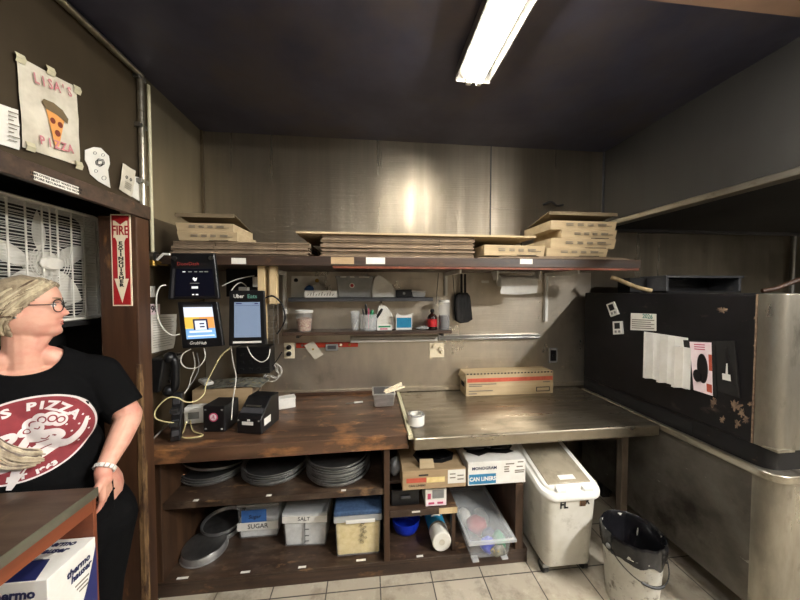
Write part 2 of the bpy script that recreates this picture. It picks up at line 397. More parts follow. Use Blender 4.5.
FRONT, LEFTW, OVENW = (PI / 2, 0, 0), (PI / 2, 0, PI / 2), (PI / 2, 0, -PI / 2)

def smooth_path(pts, k=8):
    P = [V(p) for p in pts]; out = []
    for i in range(len(P) - 1):
        a, b, c, d = P[max(i - 1, 0)], P[i], P[i + 1], P[min(i + 2, len(P) - 1)]
        for j in range(k):
            t = j / k
            out.append(.5 * ((2 * b) + (-a + c) * t + (2 * a - 5 * b + 4 * c - d) * t * t + (-a + 3 * b - 3 * c + d) * t ** 3))
    return out + [P[-1]]

def cable(pts, r, mat, label, group=None, name='cable', cat='cable'):
    return one(name, MB().tube(smooth_path(pts), r, 8), mat, label, cat, group, smooth=True)

def sheet(mb, c4, thick, bulge=.0, n=8, wav=.0):
    """a sheet of paper from four corners TL TR BR BL; thick is a vector to its back"""
    tl, tr, br, bl = [V(p) for p in c4]; nrm = -V(thick).normalized()
    def fn(u, v):
        p = tl.lerp(tr, u).lerp(bl.lerp(br, u), v)
        return p + nrm * (bulge * math.sin(PI * v) + wav * (noise.noise(V(u * 3, v * 3, tl.x * 9)) + .5 * noise.noise(V(u * 7, v * 6, tl.z * 9)) + .7))
    return mb.grid(fn, n, n, thick)

def dup(o, parent=None):
    c = o.copy(); COL.objects.link(c)
    if parent is not None: c.parent = parent
    for ch in [x for x in COL.objects if x.parent is o]: dup(ch, c)
    return c

def baked(o):
    """replace a mesh object's mesh by the result of its modifiers"""
    dg = bpy.context.evaluated_depsgraph_get(); dg.update()
    me = bpy.data.meshes.new_from_object(o.evaluated_get(dg))
    old = o.data; o.modifiers.clear(); o.data = me; bpy.data.meshes.remove(old)
    return o
ORD = ['topmost', 'second from the top', 'third from the top', 'fourth from the top', 'fifth from the top', 'sixth from the top',
       'seventh from the top', 'eighth from the top', 'ninth from the top', 'tenth from the top', 'eleventh from the top', 'twelfth from the top']

# ================================================================== THE ROOM
XL, XR, YB, ZC = -1.255, 2.035, 2.42, 2.905
struct('floor', MB().box(-2.0, 4.7, -2.7, 2.6, -.06, 0), 'floor')
struct('wall_back', MB().box(XL - .15, 4.7, YB, YB + .08, 0, ZC), 'steel_back')
struct('wall_left_upper', MB().box(XL - .06, XL, -2.7, 1.84, 2.128, ZC), 'wall_left')
struct('wall_left_nook', MB().box(XL - .06, XL, 1.84, YB, 2.128, ZC), 'wall_nook')
struct('wall_left', MB().box(XL - .02, XL, 1.66, YB, 0, 2.128), 'wall_left')
struct('wall_left_recess', MB().box(-1.72, -1.66, -2.7, 1.83, 0, 2.2), 'black_wall')
struct('ceiling_recess', MB().box(-1.72, XL - .06, -2.7, 1.83, 2.2, 2.25), 'black_wall')
struct('wall_left_recess_end', MB().box(-1.70, XL - .021, 1.79, 1.83, 0, 2.2), 'black_wall')
struct('wall_right', MB().box(XR, XR + .025, .72, YB, 2.285, ZC), 'wall_right')
struct('wall_right_far', MB().box(4.6, 4.68, -2.7, YB, 0, ZC), 'wall_right')
struct('wall_front', MB().box(-1.72, 4.68, -2.7, -2.62, 0, ZC), 'plaster')
struct('ceiling', MB().box(XL - .06, 4.7, 1.155, YB + .08, ZC, ZC + .05), 'ceiling')
struct('ceiling_front', MB().box(XL - .06, 4.7, -2.7, 1.155, ZC, ZC + .05), 'ceiling_tan')
# joints and trims of the steel lining (1 cm proud beads, dark seams)
sx_ = at(491, 148.5, y=YB).x
struct('trim_1', MB().box(sx_ - .004, sx_ + .004, YB - .004, YB, .9, ZC), 'grey_dark')
struct('trim_2', MB().box(sx_, XR, YB - .004, YB, 2.392, 2.402), 'steel_back')
struct('trim_3', MB().box(XL, XL + .018, YB - .018, YB, 1.9, ZC), 'wall_left')
struct('trim_4', MB().box(XR - .012, XR, YB - .012, YB, 2.285, ZC), 'grey_dark')
z = at(470, 300, y=YB).z
struct('trim_5', MB().box(at(440, 300, y=YB).x, sx_, YB - .003, YB, z - .003, z + .003), 'grey_dark')
struct('trim_6', MB().box(XL, 4.6, YB - .02, YB, .874, .905), 'steel_low')
struct('wall_back_splash', MB().box(XL + .004, at(589, 350, y=YB).x, YB - .006, YB, .905, 1.86), 'steel_low')
# hood lip over the oven
h = T('exhaust_hood', 'long dark steel exhaust hood above the black oven at the right', 'hood', (XR, 1.6, 2.2))
MB().box(XR - .03, XR + .05, .72, YB - .02, 2.245, 2.285).build('lip', 'rail', h, bevel=.006, w=True)
MB().box(XR + .05, XR + .07, .72, YB - .02, 2.255, 2.285).build('gutter', 'steel', h, w=True)
za = at(700, 231, y=YB - .04).z
MB().box(XR - .03, 4.4, YB - .06, YB - .004, za - .022, za + .022).build('rear_rail', 'grey_dark', h, bevel=.004, w=True)
MB().hexa([V(XR + .05, YB - .06, za), V(4.4, YB - .06, za), V(4.4, .72, 2.30), V(XR + .05, .72, 2.30),
           V(XR + .05, YB - .06, za + .02), V(4.4, YB - .06, za + .02), V(4.4, .72, 2.32), V(XR + .05, .72, 2.32)]).build('filter_panel', 'black_matt', h, w=True)
p = at(793, 260, y=YB - .03)
one('wall_pipe', MB().cone(V(p.x, p.y, 1.2), V(p.x, p.y, za - .022), .018, n=12), 'steel', 'light grey vertical pipe on the back wall behind the oven corner', 'pipe', smooth=True)

# ---- conduits on the left wall
mb = MB().tube([V(-1.235, 1.0, 2.875), V(-1.235, 1.80, 2.875)], .016, 10)
t = T('wall_conduit', 'grey conduit running along the top of the left wall and down its corner', 'conduit', (-1.235, 1.78, 2.125))
mb.build('ceiling_run', 'rail', t, smooth=True, w=True)
py_ = at(142, 150, x=-1.235).y
MB().tube([V(-1.235, py_, 2.13), V(-1.235, py_, 2.875)], .015, 10).build('down_run', 'rail', t, smooth=True, w=True)
for zz in (2.30, 2.60, 2.86): MB().box(-1.254, -1.222, py_ - .028, py_ + .028, zz - .012, zz + .012).build('clamp', 'steel', t, bevel=.003, w=True)
py2 = at(150, 150, x=-1.235).y
t = T('water_pipe', 'thin pale pipe with a brass valve on the left wall beside the wooden post', 'pipe', (-1.235, py2, 1.86))
zv = at(152, 258, x=-1.235).z
MB().tube([V(-1.235, py2, zv), V(-1.235, py2, 2.86)], .009, 10).build('pipe', 'tape', t, smooth=True, w=True)
MB().cone(V(-1.235, py2, zv - .045), V(-1.235, py2, zv + .015), .02, n=12).cone(V(-1.235, py2, zv - .02), V(-1.165, py2 + .02, zv - .03), .014, n=12).build('valve_body', 'gold', t, smooth=True, w=True)
MB().tube([V(-1.20, py2 - .02, zv - .012), V(-1.165, py2 - .02, zv + .022), V(-1.13, py2 - .02, zv + .02)], .007, 8).build('valve_lever', 'white', t, smooth=True, w=True)
MB().cone(V(-1.25, py2, zv + .01), V(-1.215, py2, zv + .01), .028, n=14).build('collar', 'steel', t, smooth=True, w=True)

# ---- ceiling lamps: the one in view, its bright twin out of view, and an added fill lamp
def lamp(x, y0, y1, label, tube='tube'):
    yc = (y0 + y1) / 2; hl = (y1 - y0) / 2
    t = T('ceiling_lamp', label, 'ceiling lamp', (x, yc, ZC - .075), 0, 'fluorescent ceiling lamps')
    MB().hexa([V(-.055, -hl, .02), V(.055, -hl, .02), V(.055, hl, .02), V(-.055, hl, .02), V(-.09, -hl, .075), V(.09, -hl, .075), V(.09, hl, .075), V(-.09, hl, .075)]).build('housing', 'lamp_lens', t, bevel=.004)
    for s in (-1, 1):
        MB().hexa([V(s * .098, -hl, .012), V(s * .092, -hl, .012), V(s * .088, -hl, .074), V(s * .094, -hl, .074),
                   V(s * .098, hl, .012), V(s * .092, hl, .012), V(s * .088, hl, .074), V(s * .094, hl, .074)]).build('side_reflector', 'lamp_body', t)
    for s in (-1, 1):
        MB().cone(V(s * .028, -hl + .03, 0), V(s * .028, hl - .03, 0), .016, n=14).build('tube', tube, t, smooth=True)
        for e in (-1, 1):
            MB().box(s * .028 - .014, s * .028 + .014, e * (hl - .015) - .012, e * (hl - .015) + .012, -.018, .022).build('socket', 'white', t, bevel=.003)
    for e in (-1, 1):
        MB().box(-.096, .096, e * hl - .004, e * hl + .004, .0, .075).build('end_plate', 'lamp_body', t, bevel=.002)
    return t
lamp(.565, .36, 1.60, 'long fluorescent ceiling lamp glowing over the counter')
lamp(2.88, -1.15, -.05, 'fluorescent ceiling lamp over the floor in front of the oven', 'tube_new')
lamp(-.35, -1.6, -.4, 'added unseen fluorescent fill lamp over the middle of the kitchen', 'tube_fill')  # unseen lamp, added to brighten the person and the left side
W = bpy.data.worlds.new('world'); sc.world = W; W.use_nodes = True
W.node_tree.nodes['Background'].inputs['Color'].default_value = (.6, .58, .55, 1)
W.node_tree.nodes['Background'].inputs['Strength'].default_value = .25
sc.view_settings.view_transform = 'Standard'; sc.view_settings.look = 'None'
sc.view_settings.exposure = 1.22; sc.view_settings.gamma = 1.0; sc.view_settings.use_curve_mapping = False

# ================================================================== LEFT: post, header, fan, papers
yp = 1.568
xp0, xp1 = XL - .03, at(138, 300, y=yp).x
t = T('wooden_post', 'thick brown wooden post with a splintered edge left of the counter', 'post', ((xp0 + xp1) / 2, yp + .04, 0))
MB().box(xp0, xp1, yp, yp + .085, 0, 2.06).build('upright', 'wood_post', t, bevel=.004, w=True)
mb = MB(); rings = []
for i in range(46):
    zz = .02 + i * (1.32 / 45); e = .006 + .010 * noise.noise(V(0, 3, zz * 14)) + .006 * noise.noise(V(5, 1, zz * 40))
    if zz < .85: e += .008
    rings.append([V(xp1 - .014 - e * .3, yp - .003, zz), V(xp1 + .002, yp - .003, zz), V(xp1 + .003, yp + .012 + e, zz), V(xp1 - .012, yp + .01, zz)])
mb.ring_loft(rings).build('splintered_edge', 'wood_edge', t, w=True)
t = T('header_beam', 'dark reddish wooden beam running over the box fan on the left wall', 'beam', (-1.10, .5, 2.06))
MB().box(-1.13, xp1 + .01, -2.0, yp + .087, 2.062, 2.128).build('board', 'wood_dark', t, bevel=.003, w=True)
MB().box(XL - .03, -1.13, -2.0, yp + .087, 2.112, 2.126).build('top_board', 'wood_dark', t, w=True)
pl = [at(34, 168, x=xp1 + .012), at(79, 186, x=xp1 + .012)]
ym, zm = (pl[0].y + pl[1].y) / 2, 2.083
st = MB().box(xp1 + .0098, xp1 + .0112, pl[0].y, pl[1].y, 2.07, 2.098).build('sticker', 'paper', t, w=True); st['label'] = 'white notice sticker with black writing'
text('EMPLOYEES MUST WASH HANDS', .0105, 'ink', t, V(xp1 + .0118, ym, 2.090), LEFTW, w=True, sx=1.15, bold=.0002)
text('BEFORE RETURNING TO WORK', .0105, 'ink', t, V(xp1 + .0118, ym, 2.078), LEFTW, w=True, sx=1.15, bold=.0002)

# fire extinguisher sign on the post
a, b = at(110, 214, y=yp - .004), at(132.5, 306, y=yp - .004)
xc, w_, hh = (a.x + b.x) / 2, b.x - a.x, a.z - b.z
t = T('fire_extinguisher_sign', 'red and cream FIRE EXTINGUISHER arrow sign on the brown wooden post', 'sign', (xc, yp - .002, b.z))
MB().box(-w_ / 2, w_ / 2, -.002, .002, 0, hh).build('plate', 'cream', t, bevel=.001)
MB().box(-w_ / 2 + .006, w_ / 2 - .006, -.0028, -.002, .006, hh - .006).build('red_field', 'red', t)
def plate_poly(poly, mat, nm, lift):
    return MB().prism([V(x * w_, lift, z_ * hh) for x, z_ in poly], V(0, .0006, 0)).build(nm, mat, t)
plate_poly([(-.27, .93), (0, .885), (.27, .93), (.36, .93), (.36, .745), (.27, .745), (.185, .70), (.185, .30), (.36, .30), (0, .035), (-.36, .30), (-.185, .30), (-.185, .70), (-.27, .745), (-.36, .745), (-.36, .93)], 'cream', 'arrow', -.0034)
text('FIRE', .062, 'red', t, V(0, -.0042, hh * .82), FRONT, sx=.66, bold=.0012)
for i, ch in enumerate('EXTINGUISHER'):
    text(ch, .0215, 'ink', t, V(0, -.0042, hh * (.685 - i * .0415)), FRONT, sx=1.45, bold=.0009)

# box fan standing in the recess
xf = -1.42
r_ = at(105, 260, x=xf); top = at(85, 213, x=xf).z; bot = at(85, 320, x=xf).z
S = top - bot
t = T('box_fan', 'white square box fan standing in the recess left of the fire sign', 'fan', (xf - .05, r_.y - S / 2, bot))
def rrect(hw, r, n=8):
    pts = []
    for q, (cx, cz) in enumerate(((1, 1), (-1, 1), (-1, -1), (1, -1))):
        for i in range(n + 1):
            a_ = PI / 2 * (q + i / n); pts.append((cx * (hw - r) + r * math.cos(a_), cz * (hw - r) + r * math.sin(a_)))
    return pts
o_, i_ = rrect(S / 2, .06), rrect(S / 2 - .017, .045)
mb = MB()
P3 = lambda pts, xx: [V(xx, y_, S / 2 + z_) for y_, z_ in pts]
mb.ring_loft([P3(o_, -.05), P3(o_, .045), P3(rrect(S / 2 - .006, .055), .052), P3(i_, .048), P3(i_, -.05)], closed=True)
mb.build('frame', 'fan', t, smooth=True)
gr = MB()
for k in range(38):
    zz = .025 + k * (S - .05) / 37
    hwid = S / 2 - .016
    gr.box(.040, .0425, -hwid, hwid, zz - .0014, zz + .0014)
gr.build('grille', 'fan', t)
gv = MB()
for k in range(8):
    yy = -S / 2 + .045 + k * (S - .09) / 7
    gv.box(.0425, .046, yy - .003, yy + .003, .014, S - .014)
for rr in (.062, .074, .086):
    gv.tube([V(.046, rr * math.cos(2 * PI * k / 30), S / 2 + rr * math.sin(2 * PI * k / 30)) for k in range(31)], .0016, 5)
gv.box(.0425, .046, -.002, .002, .02, S - .02)
gv.build('grille_ribs', 'fan', t)
MB().lathe([(.001, 0), (.040, .001), (.050, -.006), (.050, -.012)], M4=Matrix.Translation((.056, 0, S / 2)) @ Matrix.Diagonal((1, 1, .62, 1)) @ Matrix.Rotation(PI / 2, 4, 'Y'), n=28).build('hub_badge', 'fan', t, smooth=True)
MB().cone(V(-.02, 0, S / 2), V(.03, 0, S / 2), .055, n=24).build('hub', 'fan', t, smooth=True)
for k in range(5):
    a0 = 2 * PI * k / 5 + .35
    def bl(u, v, a0=a0):
        rr = .05 + u * (S / 2 - .085); wdt = .02 + .055 * math.sin(PI * min(1, u * .85 + .08))
        ang = a0 + (v - .5) * wdt / max(rr, .06) * 1.3
        return V(.005 + (v - .5) * .04, math.cos(ang) * rr, S / 2 + math.sin(ang) * rr)
    MB().grid(bl, 10, 6, V(-.003, 0, 0)).build('blade', 'fan', t, smooth=True)
back = MB()
for k in range(26):
    zz = .03 + k * (S - .06) / 25
    back.box(-.048, -.046, -S / 2 + .02, S / 2 - .02, zz - .001, zz + .001)
back.build('rear_grille', 'fan', t)
# the board the fan stands on, with two round fittings in its face
t = T('recess_board', 'black board under the box fan with two round metal fittings', 'board', (xf - .03, r_.y - S / 2, 0))
bt = bot - .002
MB().box(xf - .235, xf + .015, .2, 1.785, bt - .02, bt).build('ledge', 'black_matt', t, w=True)
MB().box(xf - .235, xf - .215, .2, 1.785, 0, bt - .02).build('face', 'black_matt', t, w=True)
for (px, py, mt) in ((102, 312.5, 'gold'), (86.5, 350, 'paper_aged')):
    p = at(px, py, x=xf - .214)
    q = MB().lathe([(.028, 0), (.030, .006), (.024, .012), (.016, .012), (.014, .004)], M4=Matrix.Translation(p) @ Matrix.Rotation(PI / 2, 4, 'Y'), n=20, cap1=True).build('round_fitting', mt, t, smooth=True, w=True)

# drawings and notes on the left wall
xw = XL + .001
def wall_sheet(name, px4, label, mat='paper', bulge=.004, wav=.004, cat='paper', x=xw, n=10):
    c4 = [at(a_, b_, x=x + .004) for a_, b_ in px4]
    b_ = [sum((q for q in c4), V(0, 0, 0)) / 4][0]
    tt = T(name, label, cat, (x, b_.y, min(q.z for q in c4)))
    sheet(MB(), c4, V(-.0008, 0, 0), bulge, n, wav).build('sheet', mat, tt, w=True, smooth=True)
    return tt, c4
t, c4 = wall_sheet('child_drawing', [(15, 55), (75.5, 87), (79, 166), (21, 147)], 'large sheet with a pizza slice drawing taped high on the left wall', 'paper_aged', .004, .004, 'drawing')
def on(u, v, lift=.013):
    return c4[0].lerp(c4[1], u).lerp(c4[3].lerp(c4[2], u), v) + V(lift, 0, 0)
e_u = (c4[1] - c4[0]).normalized()
tilt = math.atan2(e_u.z, e_u.y)
WR = Euler((PI / 2, 0, PI / 2)).to_matrix().to_4x4()
def wtext(body, size, mat, parent, loc, rot2, sx=1, bold=0):
    me = text_mesh(body, size, .0003, sx, 0, bold)
    me.transform(world(parent).inverted() @ Matrix.Translation(loc) @ WR @ Matrix.Rotation(rot2, 4, 'Z'))
    me.materials.clear(); me.materials.append(m_[mat])
    o = bpy.data.objects.new('lettering', me); COL.objects.link(o); o.parent = parent; return o
sw = (c4[1] - c4[0]).length
for i, ch in enumerate("LISA'S"):
    wtext(ch, sw * .22, 'pink_letters', t, on(.24 + i * .115, .165 - .008 * i), tilt * .9, .75, .0012)
for i, ch in enumerate("PIZZA"):
    wtext(ch, sw * .20, 'pink_letters', t, on(.28 + i * .125, .855 - .005 * i), tilt * .7, .8, .0012)
def dpoly(uv, mat, nm, lift):
    MB().prism([on(u, v, lift) for u, v in uv], V(.0004, 0, 0)).build(nm, mat, t, w=True)
dpoly([(.36, .44), (.69, .50), (.56, .86), (.50, .86)], 'pizza', 'slice', .0125)
dpoly([(.30, .40), (.34, .355), (.50, .35), (.66, .39), (.76, .47), (.74, .535), (.55, .48), (.36, .46)], 'crust', 'crust', .0132)
for (u, v, r) in ((.47, .57, .045), (.60, .585, .045), (.545, .70, .05)):
    dpoly([(u + r * math.cos(k * PI / 6), v + r * .8 * math.sin(k * PI / 6)) for k in range(12)], 'pep', 'pepperoni', .0140)
for (u, v) in ((.03, .02), (.50, -.02), (.98, .04), (.10, .97), (.95, 1.0)):
    MB().grid(lambda a_, b_: on(u + (a_ - .5) * .14, v + (b_ - .5) * .10, .015 - .012 * abs(b_ - .5)), 2, 2, V(-.0006, 0, 0)).build('tape', 'tape', t, w=True)
t, c4 = wall_sheet('handwritten_note', [(-14, 99), (17, 110), (18.5, 150), (-14, 140)], 'white handwritten note left of the pizza slice drawing', cat='note')
for i in range(8):
    v = .12 + i * .1
    MB().prism([on(.55, v), on(.93 - .1 * (i % 3), v), on(.93 - .1 * (i % 3), v + .025), on(.55, v + .025)], V(.0004, 0, 0)).build('handwriting', 'ink_grey', t, w=True)
# cut-out paper figure
pts = [(85, 150), (94, 147), (101, 148), (106, 153), (109, 156), (110, 164), (108, 170), (110.5, 188), (98, 181), (90, 174), (88, 166), (85, 160)]
t = T('paper_cutout', 'white cut-out paper figure with pen scribbles above the header beam', 'paper cutout', (xw, at(98, 168, x=xw).y, at(98, 188, x=xw).z))
MB().prism([at(a_, b_, x=xw + .004) for a_, b_ in pts], V(-.001, 0, 0)).build('sheet', 'paper', t, w=True)
for (cx, cy, r) in ((95, 153, 1.6), (103, 155, 1.6), (96, 171, 1.7), (104, 178, 2.2)):
    mb = MB().tube([at(cx + r * math.cos(k * PI / 6), cy + r * .9 * math.sin(k * PI / 6), x=xw + .005) for k in range(13)], .0007, 4)
    mb.build('pen_loop', 'ink', t, w=True)
for k in range(3):
    MB().tube([at(100 + (4.5 - k) * math.cos(j * PI / 8 + k), 162.5 + (3.6 - k * .8) * math.sin(j * PI / 8 + k) + .5 * math.sin(j * 2.1), x=xw + .005) for j in range(17)], .0013, 4).build('pen_scribble', 'ink', t, w=True)
t, c4 = wall_sheet('paper_note', [(122, 163), (135, 171), (131, 197), (118, 189)], 'small cream note with a doodle right of the paper cut-out', 'paper_aged', cat='note')
for (u, v) in ((.3, .45), (.62, .45)):
    MB().tube([on(u + .07 * math.cos(k * PI / 4), v + .05 * math.sin(k * PI / 4), .012) for k in range(9)], .0014, 4).build('doodle_eye', 'ink', t, w=True)
for i in range(4):
    MB().prism([on(.25, .62 + i * .07, .012), on(.75, .62 + i * .07, .012), on(.75, .64 + i * .07, .012), on(.25, .64 + i * .07, .012)], V(.0004, 0, 0)).build('handwriting', 'ink_grey', t, w=True)
t, c4 = wall_sheet('paper_slip', [(133, 176), (142.5, 178), (142.5, 203), (131, 196)], 'small white slip half behind the cream doodle note', 'paper', .001, .001, cat='note', x=xw - .001)

# things on the nook's left wall, behind the post
xn = XL + .002
def wall_box(px0, py0, px1, py1, x, d):
    a_, b_ = at(px0, py0, x=x), at(px1, py1, x=x)
    return a_.y, b_.y, b_.z, a_.z
y0, y1, z0, z1 = wall_box(149.5, 286, 154.5, 297, xn, 0)
t = T('light_switch', 'white switch plate behind the wooden post on the nook wall', 'switch', (xn, (y0 + y1) / 2, z0))
MB().box(xn, xn + .006, y0, y1, z0, z1).build('plate', 'white', t, bevel=.002, w=True)
MB().box(xn + .006, xn + .012, (y0 + y1) / 2 - .006, (y0 + y1) / 2 + .006, z0 + .02, z1 - .02).build('toggle', 'white', t, bevel=.002, w=True)
t, c4 = wall_sheet('price_card', [(147.5, 304), (160, 304), (160, 314.5), (147.5, 315)], 'small pink 90 card above the white list on the nook wall', 'pink', .0, .0, 'card', x=xn)
wtext('90', .055, 'ink', t, on(.5, .5, .002), 0, 1.0, .001)
t, c4 = wall_sheet('paper_list', [(147, 315), (176, 314), (173, 348), (147.5, 354)], 'white paper list hanging above the black phone', 'paper', .008, .004, 'paper list', x=xn)
for i in range(13):
    MB().prism([on(.1, .08 + i * .065, .014), on(.85 - .1 * (i % 2), .08 + i * .065, .014), on(.85 - .1 * (i % 2), .09 + i * .065, .014), on(.1, .09 + i * .065, .014)], V(.0003, 0, 0)).build('print_line', 'ink_grey', t, w=True)

# wall phone
p = at(168, 372, x=xn + .05)
t = T('wall_phone', 'black wall telephone with handset above the tangle of cables', 'telephone', (xn, p.y, p.z - .10))
MB().hexa([V(0, -.085, 0), V(.05, -.085, 0), V(.05, .10, 0), V(0, .10, 0), V(0, -.085, .20), V(.085, -.085, .20), V(.085, .10, .20), V(0, .10, .20)]).build('body', 'black', t, bevel=.012, seg=3)
hs = MB().tube(smooth_path([V(.09, -.06, .0), V(.125, -.06, .03), V(.125, -.06, .17), V(.10, -.06, .205)]), .022, 10)
hs.sphere((.092, -.06, .005), .034, 12).sphere((.10, -.06, .20), .034, 12).build('handset', 'black', t, smooth=True)
for i in range(4):
    for j in range(3):
        MB().box(.058 + i * .005, .067 + i * .005, -.01 + j * .027, .008 + j * .027, .035 + i * .033, .052 + i * .033).build('key', 'grey_dark', t, bevel=.002)
MB().box(.088, .0915, .0, .07, .165, .19).build('display', 'grey', t)
lb = MB().box(-.0, .002, -.07, -.03, -.005, .012).build('cord_plug', 'white', t)

# ================================================================== BACK WALL SHELVES
def px_box(px0, py0, px1, py1, y):
    """room extents of an upright rectangle seen in the photo at depth y: x0, x1, z0, z1"""
    a_ = at(px0, (py0 + py1) / 2, y=y); b_ = at(px1, (py0 + py1) / 2, y=y); m = (px0 + px1) / 2
    return a_.x, b_.x, at(m, py1, y=y).z, at(m, py0, y=y).z
ZS0, ZS1, YS = 1.853, 1.912, 1.85
t = T('upper_shelf', 'long dark wooden shelf across the back wall carrying the pizza boxes', 'shelf', (.3, 2.1, ZS0))
mb = MB().prism([V(XL, YS, ZS0), V(1.845, YS, ZS0), V(1.50, YB, ZS0), V(XL, YB, ZS0)], V(0, 0, ZS1 - ZS0))
mb.build('board', 'wood_dark', t, bevel=.004, w=True)
MB().box(-.22, 1.835, YS + .002, YS + .02, ZS0 - .014, ZS0).build('red_edge_strip', 'wood_red', t, bevel=.002, w=True)
for (a0, b0, a1, b1, mt) in ((231.5, 258, 246, 264, 'paper'), (366, 257.5, 385, 264, 'paper'), (520, 259, 532.5, 264, 'paper'), (331, 257, 354, 264, 'card')):
    x0, x1, z0, z1 = px_box(a0, b0, a1, b1, YS)
    st = MB().box(x0, x1, YS - .0014, YS - .0002, z0, z1).build('sticker', mt, t, w=True)
    if mt == 'card': st['label'] = 'torn brown cardboard patch'
for px in (262.5, 274):
    q = at(px, 270, y=1.93)
    o = MB().box(q.x - .02, q.x + .02, 1.90, 1.95, 1.40 if px < 270 else 1.62, ZS0).build('timber_support', 'wood_raw', t, bevel=.002, w=True)
    o['label'] = 'pale raw timber upright'
for (px, zb) in ((546.5, 1.44), (284.5, 1.40), (446, 1.66)):
    q = at(px, 300, y=2.385)
    MB().box(q.x - .012, q.x + .012, 2.38, YB - .007, zb, ZS0).build('bracket', 'white', t, bevel=.002, w=True)
    MB().box(q.x - .008, q.x + .008, 2.0, 2.38, ZS0 - .03, ZS0).build('bracket_arm', 'white', t, bevel=.002, w=True)
for px in (436, 455):
    MB().tube([at(446 + (px - 446) * .75, 273, y=2.36), at(px, 304, y=2.36)], .003, 6).build('tie_wire', 'grey_dark', t, w=True, smooth=True)

# ---- flat box blanks
rnd = random.Random(3)
def blank_stack(px0, px1, py_top, py_bot, n, where, group, yf=1.868, depth=.42, mat='card_edge', z_base=None):
    x0, x1, z0, z1 = px_box(px0, py_top, px1, py_bot, yf)
    if z_base is not None: z0 = z_base
    th = (z1 - z0) / n
    for k in range(n):
        jx, jy = rnd.uniform(-.008, .008), rnd.uniform(0, .02)
        mb = MB(); nseg = 3
        w_ = (x1 - x0)
        for s in range(nseg):          # three folded panels with creases between them
            a_ = x0 + w_ * (0, .30, .76)[s] + .0015; b_ = x0 + w_ * (.30, .76, 1)[s] - .0015
            mb.box(a_, b_, yf + rnd.uniform(0, .006), yf + depth, .0, th * .86)
        mb.box(x0 + .004, x1 - .004, yf + .012, yf + depth - .01, th * .25, th * .6)
        bmesh.ops.translate(mb.bm, verts=mb.bm.verts, vec=(jx, jy, z0 + k * th))
        kk = n - 1 - k
        one('flat_pizza_box', mb, mat, 'flattened pizza box, %s, %s' % (ORD[kk], where), 'flat pizza box', group)
    return z0, z1
_, zl = blank_stack(170, 308, 241.5, 254, 9, 'left stack on the upper shelf', 'flattened pizza boxes in the left stack', z_base=ZS1 + .001)
_, zm = blank_stack(321, 475, 235.5, 255, 12, 'middle stack on the upper shelf', 'flattened pizza boxes in the middle stack', z_base=ZS1 + .001)
x0, x1, z0, z1 = px_box(296, 231, 536, 235, 1.862)
one('cardboard_sheet', MB().box(x0, x1, 1.858, 2.38, zm + .001, zm + .013), 'card_box', 'large flat cardboard sheet lying over the middle stack of flattened boxes', 'cardboard sheet')
zt = ZS1 + .001
for k, (a_, b_) in enumerate(((478, 629), (500, 626), (540, 611))):
    xx0, xx1 = at(a_, 258, y=1.86).x, at(b_, 258, y=1.86).x
    one('cardboard_sheet', MB().box(xx0, xx1, 1.856 + .01 * k, 2.05, zt, zt + .006), 'card_edge', 'thin grey-brown cardboard sheet, %s, under the right pizza boxes' % ORD[2 - k], 'cardboard sheet', 'thin cardboard sheets under the right pizza boxes')
    zt += .0065

# ---- pizza boxes
def pizza_box(px0, py0, px1, py1, label, group, z_base, open_lid=None, yf=1.862, rz=0.0, dpt=.40):
    x0, x1, _, _ = px_box(px0, py0, px1, py1, yf)
    w_ = x1 - x0; hgt = (py1 - py0) / 297 * (FW.y * yf + FW.x * (x0 + x1) / 2)
    t = T('pizza_box', label, 'pizza box', ((x0 + x1) / 2, yf, z_base), rz, group)
    hw = w_ / 2
    MB().hexa([V(-hw + .004, .012, 0), V(hw - .004, .012, 0), V(hw, dpt, 0), V(-hw, dpt, 0), V(-hw, 0, hgt * .93), V(hw, 0, hgt * .93), V(hw, dpt, hgt * .93), V(-hw, dpt, hgt * .93)]).build('tray', 'card_box', t)
    lid = MB()
    if open_lid:
        ca, sa = math.cos(open_lid), math.sin(open_lid)
        f = lambda yy, zz: V(0, dpt - (dpt - yy) * ca, hgt * .93 + (dpt - yy) * sa + zz)
        p = []
        for zz in (0.0, .004):
            p += [f(0, zz) + V(-hw * 1.03, 0, 0), f(0, zz) + V(hw * 1.03, 0, 0), f(dpt, zz) + V(hw, 0, 0), f(dpt, zz) + V(-hw, 0, 0)]
        lid.hexa(p)
        o = lid.build('lid', 'card_box_shaded', t); o['label'] = 'raised lid with shade painted into its inside'
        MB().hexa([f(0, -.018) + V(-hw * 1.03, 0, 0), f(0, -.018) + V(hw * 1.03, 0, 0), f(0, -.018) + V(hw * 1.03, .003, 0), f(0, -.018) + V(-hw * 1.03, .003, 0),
                   f(0, 0) + V(-hw * 1.03, 0, 0), f(0, 0) + V(hw * 1.03, 0, 0), f(0, 0) + V(hw * 1.03, .003, 0), f(0, 0) + V(-hw * 1.03, .003, 0)]).build('lid_flap', 'card_box_shaded', t)
    else:
        lid.box(-hw, hw, .0, dpt, hgt * .93, hgt).build('lid', 'card_box', t)
    pr = MB()
    for i, (u, ln) in enumerate(((-.55, .22), (-.2, .18), (.1, .18), (.42, .26))):
        for r_ in (.42, .58):
            pr.box(hw * u, hw * (u + ln), -.0008, .001, hgt * r_, hgt * (r_ + .09))
    pr.box(hw * .70, hw * .85, -.0008, .001, hgt * .42, hgt * .48)
    pr.build('print', 'ink_grey', t)
    if not open_lid:
        MB().box(hw * .05, hw * .7, -.001, .0012, hgt * .0, hgt * .07).build('tuck_slot', 'hole', t)
    return z_base + hgt + .001
g = 'folded pizza boxes on the upper shelf'
zb = zl + .002
zb = pizza_box(177, 232.5, 237, 241, 'lower of the two pizza boxes on the left flat stack', g, zb, dpt=.30)
